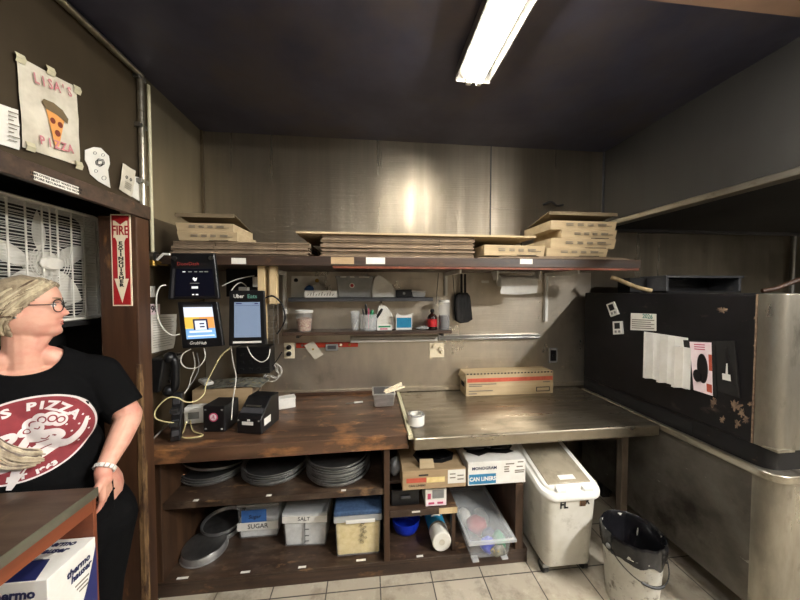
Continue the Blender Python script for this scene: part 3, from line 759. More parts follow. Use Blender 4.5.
pizza_box(175.5, 223, 233, 232, 'upper of the two pizza boxes on the left flat stack, lid raised', g, zb, open_lid=.18, dpt=.30)
pizza_box(484, 244, 546, 254, 'single pizza box lying left of the pile of four', g, zt, rz=0.03, dpt=.30)
zb = zt
zb = pizza_box(547, 247, 608, 255, 'bottom pizza box in the pile of four', g, zb, dpt=.36)
zb = pizza_box(551, 237.5, 616, 247, 'third pizza box down in the pile of four', g, zb, dpt=.36)
zb = pizza_box(562, 228.5, 617, 237, 'second pizza box down in the pile of four', g, zb, dpt=.34)
pizza_box(551, 219.5, 617, 228.5, 'top pizza box in the pile of four, lid raised', g, zb, open_lid=.17, dpt=.34)
q = at(552, 205, y=2.405)
one('wire_hook', MB().tube(smooth_path([q + V(-.08, 0, 0), q + V(-.02, -.02, .02), q + V(.03, -.02, -.01), q + V(.10, 0, .005)]), .008, 8), 'black_matt', 'bent black hook on the back wall above the pile of four boxes', 'hook', smooth=True)

# ---- narrow steel shelf
x0, x1 = at(288, 297, y=2.25).x, at(433, 297, y=2.25).x
ZM = at(360, 297.5, y=2.25).z
t = T('narrow_shelf', 'narrow grey steel shelf under the long shelf on the back wall', 'shelf', ((x0 + x1) / 2, 2.33, ZM - .03))
MB().box(x0, x1, 2.25, YB - .007, ZM - .006, ZM).build('board', 'grey_dark', t, w=True)
MB().box(x0, x1, 2.25, 2.256, ZM - .03, ZM).build('front_lip', 'grey_dark', t, bevel=.002, w=True)
x0b, x1b = at(282, 334, y=2.22).x, at(452, 334, y=2.22).x
ZL = at(360, 331.5, y=2.22).z
t = T('lower_shelf', 'low dark wooden shelf holding the pen jar on the back wall', 'shelf', ((x0b + x1b) / 2, 2.3, ZL - .025))
MB().box(x0b, x1b, 2.22, YB - .007, ZL - .025, ZL).build('board', 'wood_dark', t, bevel=.003, w=True)
for px in (300, 440):
    q = at(px, 338, y=2.35); MB().box(q.x - .01, q.x + .01, 2.27, YB - .007, ZL - .05, ZL - .025).build('bracket', 'grey_dark', t, w=True)

def px_thing(name, label, cat, px0, px1, py0, py1, y, group=None, rz=0, z=None):
    x0, x1, z0, z1 = px_box(px0, py0, px1, py1, y)
    if z is not None: z0 = z
    return T(name, label, cat, ((x0 + x1) / 2, y, z0), rz, group), (x1 - x0), z1 - z0
# on the narrow shelf
zz = ZM + .001
t, w_, h_ = px_thing('postcard', 'pale picture postcard leaning at the left end of the narrow steel shelf', 'postcard', 291, 324, 276, 297, 2.385, z=zz)
MB().hexa([V(-w_ / 2, -.012, 0), V(w_ / 2, -.012, 0), V(w_ / 2, -.010, 0), V(-w_ / 2, -.010, 0), V(-w_ / 2, .02, h_), V(w_ / 2, .02, h_), V(w_ / 2, .022, h_), V(-w_ / 2, .022, h_)]).build('card', 'paper', t)
for (u, v, mt) in ((-.36, .80, 'ink'), (.28, .78, 'gold')):
    MB().lathe([(.016, 0), (.016, .0015)], M4=Matrix.Translation((u * w_, -.012 + .032 * v - .001, v * h_)) @ Matrix.Rotation(PI / 2, 4, 'X'), n=14).build('round_mark', mt, t)
MB().box(-.1 * w_, .22 * w_, .004, .0065, .22 * h_, .5 * h_).build('blue_picture', 'blue_tape', t)
t, w_, h_ = px_thing('crumpled_cloth', 'crumpled blue and white cloth behind the long white carton', 'cloth', 305, 326, 284, 297, 2.345, z=zz)
mb = MB().sphere((0, 0, h_ * .5), 1, 16, (w_ / 2, .028, h_ * .5))
for v in mb.bm.verts:
    v.co += V(noise.noise(v.co * 40), noise.noise(v.co * 38 + V(9, 0, 0)) * .5, noise.noise(v.co * 44 + V(0, 5, 0))) * .014; v.co.z = max(0, v.co.z)
mb.build('white_cloth', 'paper', t, smooth=True)
mb = MB().sphere((-w_ * .25, -.012, h_ * .55), 1, 12, (w_ * .26, .024, h_ * .33))
for v in mb.bm.verts: v.co += V(noise.noise(v.co * 50), 0, noise.noise(v.co * 44 + V(0, 5, 0))) * .01
mb.build('blue_cloth', 'blue_tape', t, smooth=True)
t, w_, h_ = px_thing('long_carton', 'long low white carton with grey lettering on the narrow steel shelf', 'carton', 304.5, 337, 290.5, 297, 2.26, z=zz)
MB().box(-w_ / 2, w_ / 2, 0, .05, 0, h_).build('carton', 'white', t, bevel=.002)
for i in range(10):
    u = -.42 + i * .085; s = .5 + .3 * ((i * 7) % 3) / 2
    MB().hexa([V(u * w_, -.0008, h_ * .25), V((u + .025) * w_, -.0008, h_ * .25), V((u + .025) * w_, 0, h_ * .25), V(u * w_, 0, h_ * .25),
               V((u + .03) * w_, -.0008, h_ * s), V((u + .055) * w_, -.0008, h_ * s), V((u + .055) * w_, 0, h_ * s), V((u + .03) * w_, 0, h_ * s)]).build('print', 'ink_grey', t)
t, w_, h_ = px_thing('grey_bin', 'grey plastic bin with a round red sticker on the narrow steel shelf', 'bin', 336, 373, 276.5, 297, 2.27, z=zz)
MB().hexa([V(-w_ * .43, 0, 0), V(w_ * .43, 0, 0), V(w_ * .43, .12, 0), V(-w_ * .43, .12, 0), V(-w_ / 2, -.012, h_), V(w_ / 2, -.012, h_), V(w_ / 2, .12, h_), V(-w_ / 2, .12, h_)]).build('body', 'grey', t, bevel=.004)
MB().box(-w_ * .51, w_ * .51, -.018, .125, h_ - .012, h_ + .004).build('rim', 'grey', t, bevel=.002)
for u, ln in ((-.38, .16), (-.12, .12), (.12, .28)):
    MB().box(u * w_, (u + ln) * w_, -.0192, -.018, h_ - .008, h_ - .001).build('label_strip', 'paper', t)
MB().lathe([(.019, 0), (.019, .001)], M4=Matrix.Translation((-w_ * .07, -.0075, h_ * .57)) @ Matrix.Rotation(PI / 2, 4, 'X'), n=20).build('sticker_ring', 'paper', t)
MB().lathe([(.013, 0), (.013, .001)], M4=Matrix.Translation((-w_ * .07, -.0085, h_ * .57)) @ Matrix.Rotation(PI / 2, 4, 'X'), n=20).build('sticker', 'red', t)
MB().prism([V(w_ * .2, .04, h_), V(w_ * .42, .04, h_), V(w_ * .31, .05, h_ + .028)], V(0, .001, 0)).build('paper_tip', 'paper', t)
def dome_bag(px0, px1, py0, py1, y, z, label, name='paper_bag'):
    t, w_, h_ = px_thing(name, label, 'bag', px0, px1, py0, py1, y, z=z)
    mb = MB()
    prof = [(.0, 1), (.06, .99), (.12, .96), (.3, .82), (.55, .6), (.8, .36), (.92, .18), (1, 0)]
    left = [(-.5 + .04, 0), (-.48, .4), (-.42, .75), (-.33, .95), (-.25, 1.0)]
    right = [(-.12, .95), (.1, .8), (.3, .58), (.42, .36), (.48, .15), (.5, 0)]
    out = left + right
    rings = []
    for j, (yy, k) in enumerate(((0, .96), (.012, 1.0), (.045, 1.0), (.06, .97))):
        rings.append([V(u * w_ * k, yy + .006 * noise.noise(V(u * 5, v * 5, j)), v * h_ * k) for u, v in out])
    mb.ring_loft(rings).build('sack', 'paper', t, smooth=False, bevel=.003)
    for i in range(4):
        MB().tube([V(-.3 * w_ + .05 * i * w_, -.002, h_ * (.2 + .12 * i)), V(.05 * w_, -.003, h_ * (.25 + .13 * i)), V(.2 * w_, -.001, h_ * (.12 + .1 * i))], .0009, 4).build('crease', 'paper_aged', t)
dome_bag(371, 397, 274.5, 297, 2.30, zz, 'white paper bag standing right of the grey bin on the narrow shelf')
t, w_, h_ = px_thing('label_maker', 'small black device right of the upper white paper bag', 'device', 396, 412, 289.5, 297.5, 2.28, z=zz)
MB().box(-w_ / 2, w_ / 2, 0, .05, 0, h_).build('body', 'black', t, bevel=.006, seg=3)
MB().lathe([(.010, 0), (.010, .004)], M4=Matrix.Translation((.0, -.001, h_ * .5)) @ Matrix.Rotation(PI / 2, 4, 'X'), n=16).build('dial', 'grey', t)
t, w_, h_ = px_thing('plastic_tray', 'small clear plastic tray at the right end of the narrow shelf', 'tray', 412, 426, 290, 297.5, 2.28, z=zz)
MB().taper(-w_ / 2, w_ / 2, 0, .07, 0, h_ * .8, .008).build('tray', 'clear_frost', t, bevel=.003)
MB().box(-w_ / 2 - .004, w_ / 2 + .004, -.004, .074, h_ * .8, h_ * .9).build('rim', 'white', t, bevel=.002)

# on the lower shelf
zz = ZL + .001
t, w_, h_ = px_thing('deli_cup', 'lidded clear deli cup of mixed bits, left end of the lower shelf', 'cup', 295.5, 313, 310, 333, 2.28, z=zz)
r = w_ / 2
MB().lathe([(r * .78, 0), (r * .80, .004), (r * .96, h_ * .9)], n=28).build('cup', 'clear', t, smooth=True)
MB().lathe([(r * .74, .004), (r * .86, h_ * .58), (r * .5, h_ * .64)], n=20).build('contents', 'candy', t, smooth=True)
MB().lathe([(r, h_ * .88), (r * 1.03, h_ * .90), (r * 1.03, h_ * .97), (r * .95, h_), (r * .9, h_ * .97)], n=28).build('lid', 'white', t, smooth=True)
t, w_, h_ = px_thing('clear_tumbler', 'empty clear tumbler just left of the pen jar', 'tumbler', 350.5, 360, 311, 332, 2.30, z=zz)
r = w_ / 2
MB().lathe([(r * .75, 0), (r, h_), (r * .93, h_), (r * .7, .006)], n=24).build('tumbler', 'glass', t, smooth=True)
MB().cone(V(-.01, -.005, .006), V(.022, .01, h_ * .55), .004, n=8).build('spoon', 'white', t, smooth=True)
t, w_, h_ = px_thing('pen_jar', 'clear jar crammed with pens and kitchen tools on the lower shelf', 'jar', 359.5, 377.5, 314, 333, 2.28, z=zz)
r = w_ / 2
MB().lathe([(r * .88, 0), (r * .98, .01), (r, h_), (r * .95, h_), (r * .9, .008)], n=28).build('jar', 'glass', t, smooth=True)
jar_at = t.location.copy(); jr = r; jh = h_
for i, (dx, dy, tx, tz, mt, rr, nm, lab) in enumerate((
        (-.025, .0, -.045, .165, 'black', .006, 'pen', 'black pen leaning left in the pen jar'),
        (-.012, .015, -.022, .20, 'black', .009, 'kitchen_knife', 'black handled knife standing tallest in the pen jar'),
        (.0, -.01, .0, .17, 'pink_print', .005, 'pen', 'pink pen in the middle of the pen jar'),
        (.012, .01, .03, .155, 'green', .014, 'vegetable_peeler', 'green handled tool in the pen jar'),
        (.02, -.012, .105, .165, 'black', .011, 'scissors', 'black handled tool leaning far right out of the pen jar'),
        (-.02, -.018, -.05, .13, 'steel', .004, 'teaspoon', 'thin steel teaspoon leaning left in the pen jar'))):
    p0 = jar_at + V(dx * .7, dy, .012); p1 = jar_at + V(tx, dy * .5 - .004, tz)
    tt = T(nm, lab, nm.replace('_', ' '), p0)
    mid = p0.lerp(p1, .55)
    MB().cone(p0, mid, rr * .45, rr * .5, 10).build('shaft', 'steel' if i not in (0, 2) else mt, tt, w=True, smooth=True)
    MB().tube([mid, mid.lerp(p1, .3), mid.lerp(p1, .8), p1], [rr * .7, rr, rr, rr * .6], 10).build('handle', mt, tt, w=True, smooth=True)
dome_bag(376, 395.5, 302.5, 333, 2.34, zz, 'white printed paper bag standing behind the pen jar on the lower shelf')
t, w_, h_ = px_thing('seed_packet', 'small white and green packet lying in front of the lower paper bag', 'packet', 377, 392, 325, 333, 2.255, z=zz)
MB().box(-w_ / 2, w_ / 2, 0, .03, 0, h_).build('packet', 'white', t, bevel=.003)
MB().box(-w_ * .4, w_ * .4, -.001, .0, h_ * .55, h_ * .85).build('green_band', 'green', t)
MB().box(-w_ * .3, w_ * .2, -.001, .0, h_ * .15, h_ * .4).build('pink_band', 'pink_print', t)
t, w_, h_ = px_thing('small_carton', 'torn open light blue and white carton on the lower shelf', 'carton', 396, 412, 313, 333, 2.28, z=zz)
MB().box(-w_ / 2, w_ / 2, 0, .06, 0, h_ * .86).build('body', 'white', t, bevel=.002)
MB().box(-w_ * .46, w_ * .46, -.001, .0, h_ * .12, h_ * .72).build('blue_panel', 'teal_wrap', t)
MB().prism([V(-w_ / 2, 0, h_ * .86), V(-w_ * .2, 0, h_ * .86), V(-w_ * .42, 0, h_)], V(0, .002, 0)).build('torn_flap', 'white', t)
MB().prism([V(w_ / 2, 0, h_ * .86), V(w_ * .1, 0, h_ * .86), V(w_ * .6, -.01, h_ * 1.02)], V(0, .002, 0)).build('torn_flap', 'white', t)
t, w_, h_ = px_thing('foil_scrap', 'crinkled silver foil scrap left of the dark sauce bottle', 'foil', 416, 429, 326, 333, 2.27, z=zz)
mb = MB().sphere((0, 0, .010), 1, 14, (w_ / 2, .02, .012))
for v in mb.bm.verts: v.co += V(noise.noise(v.co * 90), noise.noise(v.co * 80 + V(3, 0, 0)), abs(noise.noise(v.co * 70))) * .012; v.co.z = max(.0, v.co.z)
mb.build('foil', 'foil', t)
t, w_, h_ = px_thing('sauce_bottle', 'dark brown sauce bottle with a red label on the lower shelf', 'bottle', 427.5, 437, 309, 333, 2.28, z=zz)
r = w_ / 2
MB().lathe([(r * .95, 0), (r, .005), (r, h_ * .6), (r * .8, h_ * .7), (r * .36, h_ * .78), (r * .36, h_ * .86)], n=24).build('bottle', 'brown_glass', t, smooth=True)
MB().lathe([(r * 1.02, h_ * .15), (r * 1.02, h_ * .52)], n=24, cap0=False, cap1=False).build('label', 'red', t, smooth=True)
MB().lathe([(r * .45, h_ * .86), (r * .45, h_ * .95), (r * .2, h_)], n=16).build('cap', 'black', t, smooth=True)
t, w_, h_ = px_thing('squeeze_bottle', 'tall clear bottle half full of dark sauce with a white cap', 'bottle', 438.5, 449.5, 300, 333, 2.28, z=zz)
r = w_ / 2
MB().lathe([(r * .97, 0), (r, .004), (r, h_ * .9), (r * .9, h_ * .93)], n=24).build('bottle', 'glass', t, smooth=True)
MB().lathe([(r * .9, .006), (r * .93, h_ * .48)], n=24).build('sauce', 'sauce', t, smooth=True)
MB().lathe([(r * .95, h_ * .92), (r * .95, h_ * .99), (r * .8, h_)], n=20).build('cap', 'white', t, smooth=True)

# ---- under the lower shelf
yw = YB - .007
def rail(px0, py0, px1, py1, label, mat):
    a_, b_ = at(px0, py0, y=yw - .012), at(px1, py1, y=yw - .012)
    t = T('ticket_rail', label, 'rail', ((a_.x + b_.x) / 2, yw, b_.z))
    zt_ = at((px0 + px1) / 2, py0, y=yw - .012).z; zb_ = at((px0 + px1) / 2, py1, y=yw - .012).z
    MB().box(a_.x, b_.x, yw - .035, yw, zb_, zt_).build('bar', mat, t, bevel=.002, w=True)
    MB().cone(V(a_.x + .003, yw - .038, (zb_ + zt_) / 2 - .004), V(b_.x - .003, yw - .038, (zb_ + zt_) / 2 - .004), .007, n=10).build('roller', mat, t, smooth=True, w=True)
    return t
rail(350.5, 336.5, 437, 341.5, 'bright white strip rail left of centre under the lower shelf', 'white')
t = rail(437.5, 334.5, 538, 339.5, 'grey aluminium ticket rail running right below the hanging brush', 'steel')
t, w_, h_ = px_thing('magnetic_bar', 'red tool bar on the back wall with notes stuck to it', 'bar', 296, 358, 342.5, 347.5, yw - .01)
MB().box(-w_ / 2, w_ / 2, 0, .01, 0, h_).build('bar', 'red_bar', t, bevel=.002)
for u, mt in ((-.40, 'steel'), (.22, 'cream'), (.36, 'gold')):
    MB().cone(V(u * w_, -.006, h_ * .5), V(u * w_, 0, h_ * .5), .010, n=14).build('magnet', mt, t, smooth=True)
def outlet(px0, px1, py0, py1, label, mat='cream', name='wall_outlet'):
    t, w_, h_ = px_thing(name, label, 'outlet', px0, px1, py0, py1, yw - .006)
    MB().box(-w_ / 2, w_ / 2, 0, .006, 0, h_).build('plate', mat, t, bevel=.003)
    return t, w_, h_
t, w_, h_ = outlet(284, 294.5, 342.5, 358.5, 'cream wall outlet with two black plugs left of the red bar')
for v in (.30, .70):
    MB().box(-.018, .018, -.002, 0, v * h_ - .018, v * h_ + .018).build('socket', 'white', t, bevel=.003)
    MB().cone(V(-.002, -.028, v * h_), V(-.002, -.002, v * h_), .014, .02, 14).build('plug', 'black', t, smooth=True)
t, w_, h_ = px_thing('tilted_note', 'white folded note stuck crooked on the red bar', 'note', 306, 322, 340, 360, yw - .014)
R_ = Matrix.Translation((0, 0, h_ / 2)) @ Matrix.Rotation(-math.radians(33), 4, 'Y')
sheet(MB(), [R_ @ V(-w_ * .34, -.004, h_ * .45), R_ @ V(w_ * .30, -.004, h_ * .42), R_ @ V(w_ * .34, -.004, -h_ * .45), R_ @ V(-w_ * .30, -.004, -h_ * .42)], V(0, .0008, 0), .004).build('sheet', 'paper_aged', t, smooth=True)
MB().cone(R_ @ V(0, -.013, .01), R_ @ V(0, -.005, .01), .008, n=14).build('magnet', 'gold', t, smooth=True)
t, w_, h_ = px_thing('kitchen_timer', 'small grey digital timer stuck on the red bar', 'timer', 325.5, 338, 344, 351, yw - .022)
MB().box(-w_ / 2, w_ / 2, 0, .012, 0, h_).build('case', 'grey', t, bevel=.004, seg=3)
MB().box(-w_ * .34, w_ * .34, -.001, 0, h_ * .25, h_ * .78).build('display', 'grey_dark', t)
t, w_, h_ = outlet(429.5, 444, 343, 357.5, 'yellowed switch plate with two round knobs below the sauce bottles', 'cream', 'switch_plate')
for (u, v) in ((-.18, .8), (.24, .62), (.36, .40)):
    MB().cone(V(u * w_, -.022, v * h_), V(u * w_, 0, v * h_), .014, .017, 14).build('knob', 'cream', t, smooth=True)
t, w_, h_ = outlet(549, 557.5, 348, 363, 'dark wall outlet on the back wall left of the oven', 'grey', 'dark_outlet')
MB().box(-w_ * .34, w_ * .34, -.002, 0, h_ * .15, h_ * .85).build('face', 'black', t)
MB().cone(V(0, -.012, h_ * .5), V(0, -.002, h_ * .5), .012, n=14).build('knob', 'black', t, smooth=True)
t, w_, h_ = px_thing('price_tag', 'tiny white tag on the back wall left of the paper towels', 'tag', 481.5, 489, 280.5, 283, yw - .003)
MB().box(-w_ / 2, w_ / 2, 0, .003, 0, h_).build('tag', 'white', t)

# paper towels
t, w_, h_ = px_thing('towel_holder', 'white wall holder with a hanging paper towel roll under the long shelf', 'towel holder', 496, 540, 267, 290, 2.16)
zt_ = ZS0 - .001 - t.location.z
MB().box(-w_ / 2, w_ / 2, .05, .09, zt_ - .012, zt_).build('back_bar', 'white', t, bevel=.003)
for s in (-1, 1):
    MB().prism([V(s * w_ / 2, -.01, zt_ - .07), V(s * w_ / 2, .05, zt_ - .07), V(s * w_ / 2, .10, zt_), V(s * w_ / 2, -.02, zt_)], V(-s * .012, 0, 0)).build('side_arm', 'white', t, bevel=.002)
ra = V(0, .02, zt_ - .075)
px0 = at(501.5, 288, y=2.13).x - t.location.x; px1 = at(538, 288, y=2.13).x - t.location.x
tt = T('paper_towel_roll', 'white paper towel roll with its sheet hanging down', 'paper towels', t.location + V((px0 + px1) / 2, .02, zt_ - .14))
hw = (px1 - px0) / 2
MB().cone(V(-hw, 0, .065), V(hw, 0, .065), .042, n=28).build('roll', 'white', tt, smooth=True)
MB().grid(lambda u, v: V(-hw + 2 * hw * u + .004 * math.sin(v * 5), -.043 + .004 * math.sin(u * 7) * v, .065 - v * .098 - .006 * math.sin(u * 4)), 8, 6, V(0, .0012, 0)).build('hanging_sheet', 'white', tt, smooth=True)
# hanging brush
t, w_, h_ = px_thing('hand_brush', 'black hand brush hanging from the long shelf over the ticket rail', 'brush', 454.5, 472, 274, 323, 2.36)
for dx in (-.014, .016):
    MB().cone(V(dx, 0, h_ * .45), V(dx - .002, 0, h_), .010, .009, 10).build('handle', 'black', t, smooth=True)
mb = MB()
out = [(-.42, .05), (-.2, .0), (.25, .02), (.5, .08), (.46, .2), (.40, .42), (.34, .55), (.2, .62), (-.2, .62), (-.42, .58), (-.5, .5), (-.48, .25)]
mb.ring_loft([[V(u * w_ * k, yy, v * h_ * (1 if k == 1 else .98) + (0 if k == 1 else .004)) for u, v in out] for yy, k in ((-.03, .86), (-.02, 1), (.02, 1), (.03, .9))])
mb.build('bristle_head', 'brush', t, bevel=.004)

# ================================================================== TABLETS AND THE COUNTER'S LEFT END
def tablet(name, label, corners, y, depth=.05):
    """black holder from px corners TL, TR, BR, BL"""
    c = [at(a_, b_, y=y) for a_, b_ in corners]
    lo = min(q.z for q in c); cx = sum(q.x for q in c) / 4
    t = T(name, label, 'tablet', (cx, y, lo))
    loc = [q - t.location for q in c]
    mb = MB().prism(loc, V(0, depth * .5, 0)); mb.build('case', 'black', t, bevel=.006, seg=3)
    MB().box(-.05, .05, depth * .5, .095, .06, .14).build('mount', 'black_matt', t)
    def uv(u, v, d=0): return loc[0].lerp(loc[1], u).lerp(loc[3].lerp(loc[2], u), v) + V(0, -d, 0)
    scr = []; e = loc[1] - loc[0]; rot = math.atan2(e.z, e.x)
    def quad(u0, v0, u1, v1, mat, nm, d=.001, th=.001):
        par = scr[0] if scr and nm.split('_')[0] in ('status', 'screen', 'header', 'picture', 'device', 'caption') else t
        o_ = MB().prism([uv(u0, v0, d), uv(u1, v0, d), uv(u1, v1, d), uv(u0, v1, d)], V(0, th, 0)).build(nm, mat, par)
        if nm == 'screen': scr.append(o_)
        return o_
    def tx(body, u, v, size, mat, sx=1, bold=0, shear=0, d=.003):
        me = text_mesh(body, size, .0003, sx, shear, bold)
        me.transform(Matrix.Translation(uv(u, v, d)) @ Matrix.Rotation(-rot, 4, 'Y') @ Matrix.Rotation(PI / 2, 4, 'X'))
        me.materials.clear(); me.materials.append(m_[mat]); o = bpy.data.objects.new('lettering', me); COL.objects.link(o); o.parent = t
    return t, uv, quad, tx, (loc[1] - loc[0]).length
t, uv, quad, tx, w_ = tablet('tablet_holder', 'black tablet holder with red lettering and a dark screen on the shelf edge', [(171, 253), (214, 253), (219, 299), (167.5, 299.5)], 1.775)
quad(.14, .345, .93, .93, 'screen_dark', 'screen')
quad(.06, .34, .11, .97, 'grey_dark', 'side_clip')
for u in (.09, .92):
    MB().cone(uv(u, .11, .008), uv(u, .11, 0), .011, n=16).build('screw', 'steel', t, smooth=True)
tx('DoorDash', .40, .235, .027, 'screen_red', 1.0, .0001)
for u, ln in ((.28, .06), (.40, .08), (.53, .06), (.64, .08), (.75, .08)):
    quad(u, .395, u + ln, .415, 'screen_text' if u < .3 else 'grey', 'status_mark', .0022)
MB().prism([uv(.49, .55, .0025), uv(.52, .52, .0025), uv(.55, .55, .0025), uv(.59, .53, .0025), uv(.57, .60, .0025), uv(.53, .61, .0025)], V(0, .0006, 0)).build('screen_icon', 'screen_text', t)
quad(.47, .72, .60, .77, 'screen_text', 'screen_button', .0022); quad(.44, .645, .63, .66, 'grey', 'screen_caption', .0022)
quad(.48, .885, .52, .91, 'screen_text', 'screen_caption', .0022); quad(.55, .885, .60, .91, 'screen_text', 'screen_caption', .0022)
t, uv, quad, tx, w_ = tablet('tablet_holder', 'black tablet with a bright orange and blue screen below the dark tablet', [(177, 302), (217, 302), (223.5, 346), (182, 349)], 1.775)
S0 = (.14, .06, .86, .80)
quad(*S0, 'screen_sky', 'screen')
def sub(u0, v0, u1, v1, mat, nm, d):
    f = lambda u: S0[0] + (S0[2] - S0[0]) * u; g_ = lambda v: S0[1] + (S0[3] - S0[1]) * v
    return quad(f(u0), g_(v0), f(u1), g_(v1), mat, nm, d)
sub(0, 0, 1, .07, 'grey_dark', 'status_bar', .0018); sub(0, .07, 1, .13, 'screen_white', 'status_bar', .0018)
sub(0, .13, 1, .36, 'screen_white', 'header_band', .0016)
sub(0, .36, .55, .70, 'screen_orange', 'picture', .0018); sub(.55, .36, 1, .70, 'screen_orange', 'picture', .0018)
o = sub(0, .36, .50, .70, 'screen_yellow', 'picture', .0020)
sub(.28, .42, .78, .74, 'navy', 'device_picture', .0024); sub(.34, .47, .72, .74, 'screen_white', 'device_picture', .003)
sub(.50, .54, .66, .58, 'navy', 'device_picture', .0036); sub(.50, .63, .66, .67, 'navy', 'device_picture', .0036)
sub(.12, .76, .88, .82, 'screen_white', 'caption', .0018); sub(.05, .90, .95, .94, 'screen_white', 'caption', .0018)
tx('GrubHub', .40, .895, .026, 'white', .9, .0002, .25)
t, uv, quad, tx, w_ = tablet('tablet_holder', 'black tablet with a plain pale blue screen right of the bright one', [(229, 290.5), (264, 290.5), (266, 345), (228.5, 346)], 1.79)
quad(.15, .21, .87, .85, 'screen_blue', 'screen')
quad(.20, .225, .36, .245, 'navy', 'status_mark', .0022); quad(.72, .225, .82, .245, 'navy', 'status_mark', .0022)
quad(.17, .27, .85, .275, 'navy', 'status_mark', .0022)
tx('Uber', .28, .105, .031, 'white', .9, .0003); tx('Eats', .66, .108, .033, 'green_text', 1.0, .0004)
quad(.12, .92, .88, .955, 'white', 'bottom_strip', .0018)

# board and clutter behind the tablets
q0, q1 = at(222, 268, y=2.2), at(262, 300, y=2.2)
t = T('router', 'black router with a white plug under the shelf left of the timber support', 'router', ((q0.x + q1.x) / 2, 2.2, 1.66))
xa, xb, za_, zb_ = px_box(226, 272, 258, 296, 2.2)
MB().box(xa - t.location.x, xb - t.location.x, 0, .12, 0, ZS0 - 1.66).build('case', 'black_matt', t, bevel=.004)
for (a_, b_, c_, d_) in ((253, 277, 260, 287), (239, 287, 248, 290.5)):
    x0, x1, z0, z1 = px_box(a_, b_, c_, d_, 2.17)
    MB().box(x0, x1, 2.16, 2.2, z0, z1).build('plug', 'white', t, bevel=.003, w=True)
x0, x1, z0, z1 = px_box(266, 300, 279, 303.5, 1.96)
t = T('wire_rack', 'narrow wire rack under a small wooden block right of the pale blue tablet', 'rack', ((x0 + x1) / 2, 1.97, 1.36))
MB().box(x0, x1, 1.94, 1.99, z0, z1).build('block', 'wood_raw', t, bevel=.002, w=True)
MB().box(x0, x0 + .02, 1.965, 1.99, z1, ZS0 - .001).build('hanger', 'wood_raw', t, w=True)
for px in (267, 273.5, 278):
    q = at(px, 320, y=1.965); MB().cone(V(q.x, 1.965, 1.36), V(q.x, 1.965, z0), .003, n=8).build('upright', 'steel', t, smooth=True, w=True)
for k in range(6):
    q = at(267, 309 + k * 6, y=1.965); q2 = at(278.5, 308 + k * 6, y=1.965)
    MB().tube(smooth_path([V(q.x, 1.965, q.z), V((q.x + q2.x) / 2, 1.93, q.z - .004), V(q2.x, 1.965, q2.z)]), .0022, 6).build('rung', 'steel', t, smooth=True, w=True)
# box under the tablets: black switch box on the wall
x0, x1, z0, z1 = px_box(236, 347, 270, 374, 2.30)
t = T('network_box', 'black perforated box on the wall below the pale blue tablet', 'box', ((x0 + x1) / 2, 2.30, z0))
MB().box(x0, x1, 2.30, YB - .002, z0, z1).build('case', 'black', t, bevel=.006, w=True)
for i in range(3):
    for j in range(4): MB().box(x0 + .03 + j * .06, x0 + .055 + j * .06, 2.297, 2.30, z0 + .03 + i * .055, z0 + .045 + i * .055).build('vent_slot', 'hole', t, w=True)

ZT = .871
def on_counter(px, py): return at(px, py, z=ZT)
# cardboard box with magazines
q = on_counter(225, 412)
x0, x1, _, z1 = px_box(193, 389, 252, 412, q.y)
t = T('cardboard_box', 'small brown cardboard box with glossy magazines on top at the counter corner', 'box', ((x0 + x1) / 2, q.y, ZT), .05)
hw = (x1 - x0) / 2; hb = z1 - ZT
MB().box(-hw, hw, 0, .20, 0, hb).build('carton', 'card', t, bevel=.002)
MB().box(hw - .001, hw + .0012, 0, .2, 0, hb).build('side_panel', 'card_edge', t)
bx = t
mg = T('magazine', 'glossy magazine lying open on the brown cardboard box', 'magazine', t.location + V(.03, .005, hb + .001), .02)
MB().grid(lambda u, v: V(-hw * .85 + u * hw * 2.0, -.01 + v * .21, .006 + .012 * abs(math.sin(u * PI * 1.0))), 14, 3, V(0, 0, -.005)).build('pages', 'magazine', mg, smooth=True)
ph = on_counter(203, 392)
t = T('cordless_handset', 'white cordless handset lying on the brown cardboard box', 'handset', bx.location + V(-hw * .72, .06, hb + .02), .75)
MB().box(-.03, .03, -.075, .075, .004, .03).build('body', 'white', t, bevel=.012, seg=3)
MB().box(-.018, .018, .02, .055, .0295, .031).build('display', 'grey', t)
# white adapter
q = on_counter(193, 424)
x0, x1, _, z1 = px_box(184.5, 407, 205, 425, q.y)
t = T('power_adapter', 'white power adapter brick left of the black box with the red sticker', 'adapter', ((x0 + x1) / 2, q.y, ZT), .15)
hw = (x1 - x0) / 2
MB().box(-hw, hw * .95, 0, .06, 0, z1 - ZT).build('brick', 'white', t, bevel=.008, seg=3)
MB().box(-hw * .6, hw * .4, -.001, .0, (z1 - ZT) * .3, (z1 - ZT) * .7).build('rating_label', 'grey', t)
# black box with red sticker
q = on_counter(214, 432)
x0, x1, _, z1 = px_box(202, 406, 225.5, 432, q.y)
t = T('control_box', 'black box with a round red sticker standing on the counter', 'box', ((x0 + x1) / 2, q.y, ZT), -.12)
hw = (x1 - x0) / 2; hb = z1 - ZT
MB().box(-hw, hw, 0, .15, 0, hb).build('case', 'black', t, bevel=.006, seg=3)
MB().cone(V(-.002, -.0015, hb * .57), V(-.002, 0, hb * .57), .026, n=24).build('sticker', 'pink_print', t)
MB().cone(V(-.002, -.0022, hb * .57), V(-.002, -.0012, hb * .57), .019, n=24).build('sticker_centre', 'pink', t)
MB().tube([V(-.010, -.003, hb * .52), V(.0, -.003, hb * .66), V(.006, -.003, hb * .5)], .002, 6).build('sticker_mark', 'pink_print', t)
for (u, v) in ((-.75, .85), (.75, .85), (-.75, .12), (.72, .12)):
    MB().box(u * hw - .005, u * hw + .005, -.002, 0, v * hb - .004, v * hb + .004).build('screw', 'white' if v < .5 and u > 0 else 'grey', t)
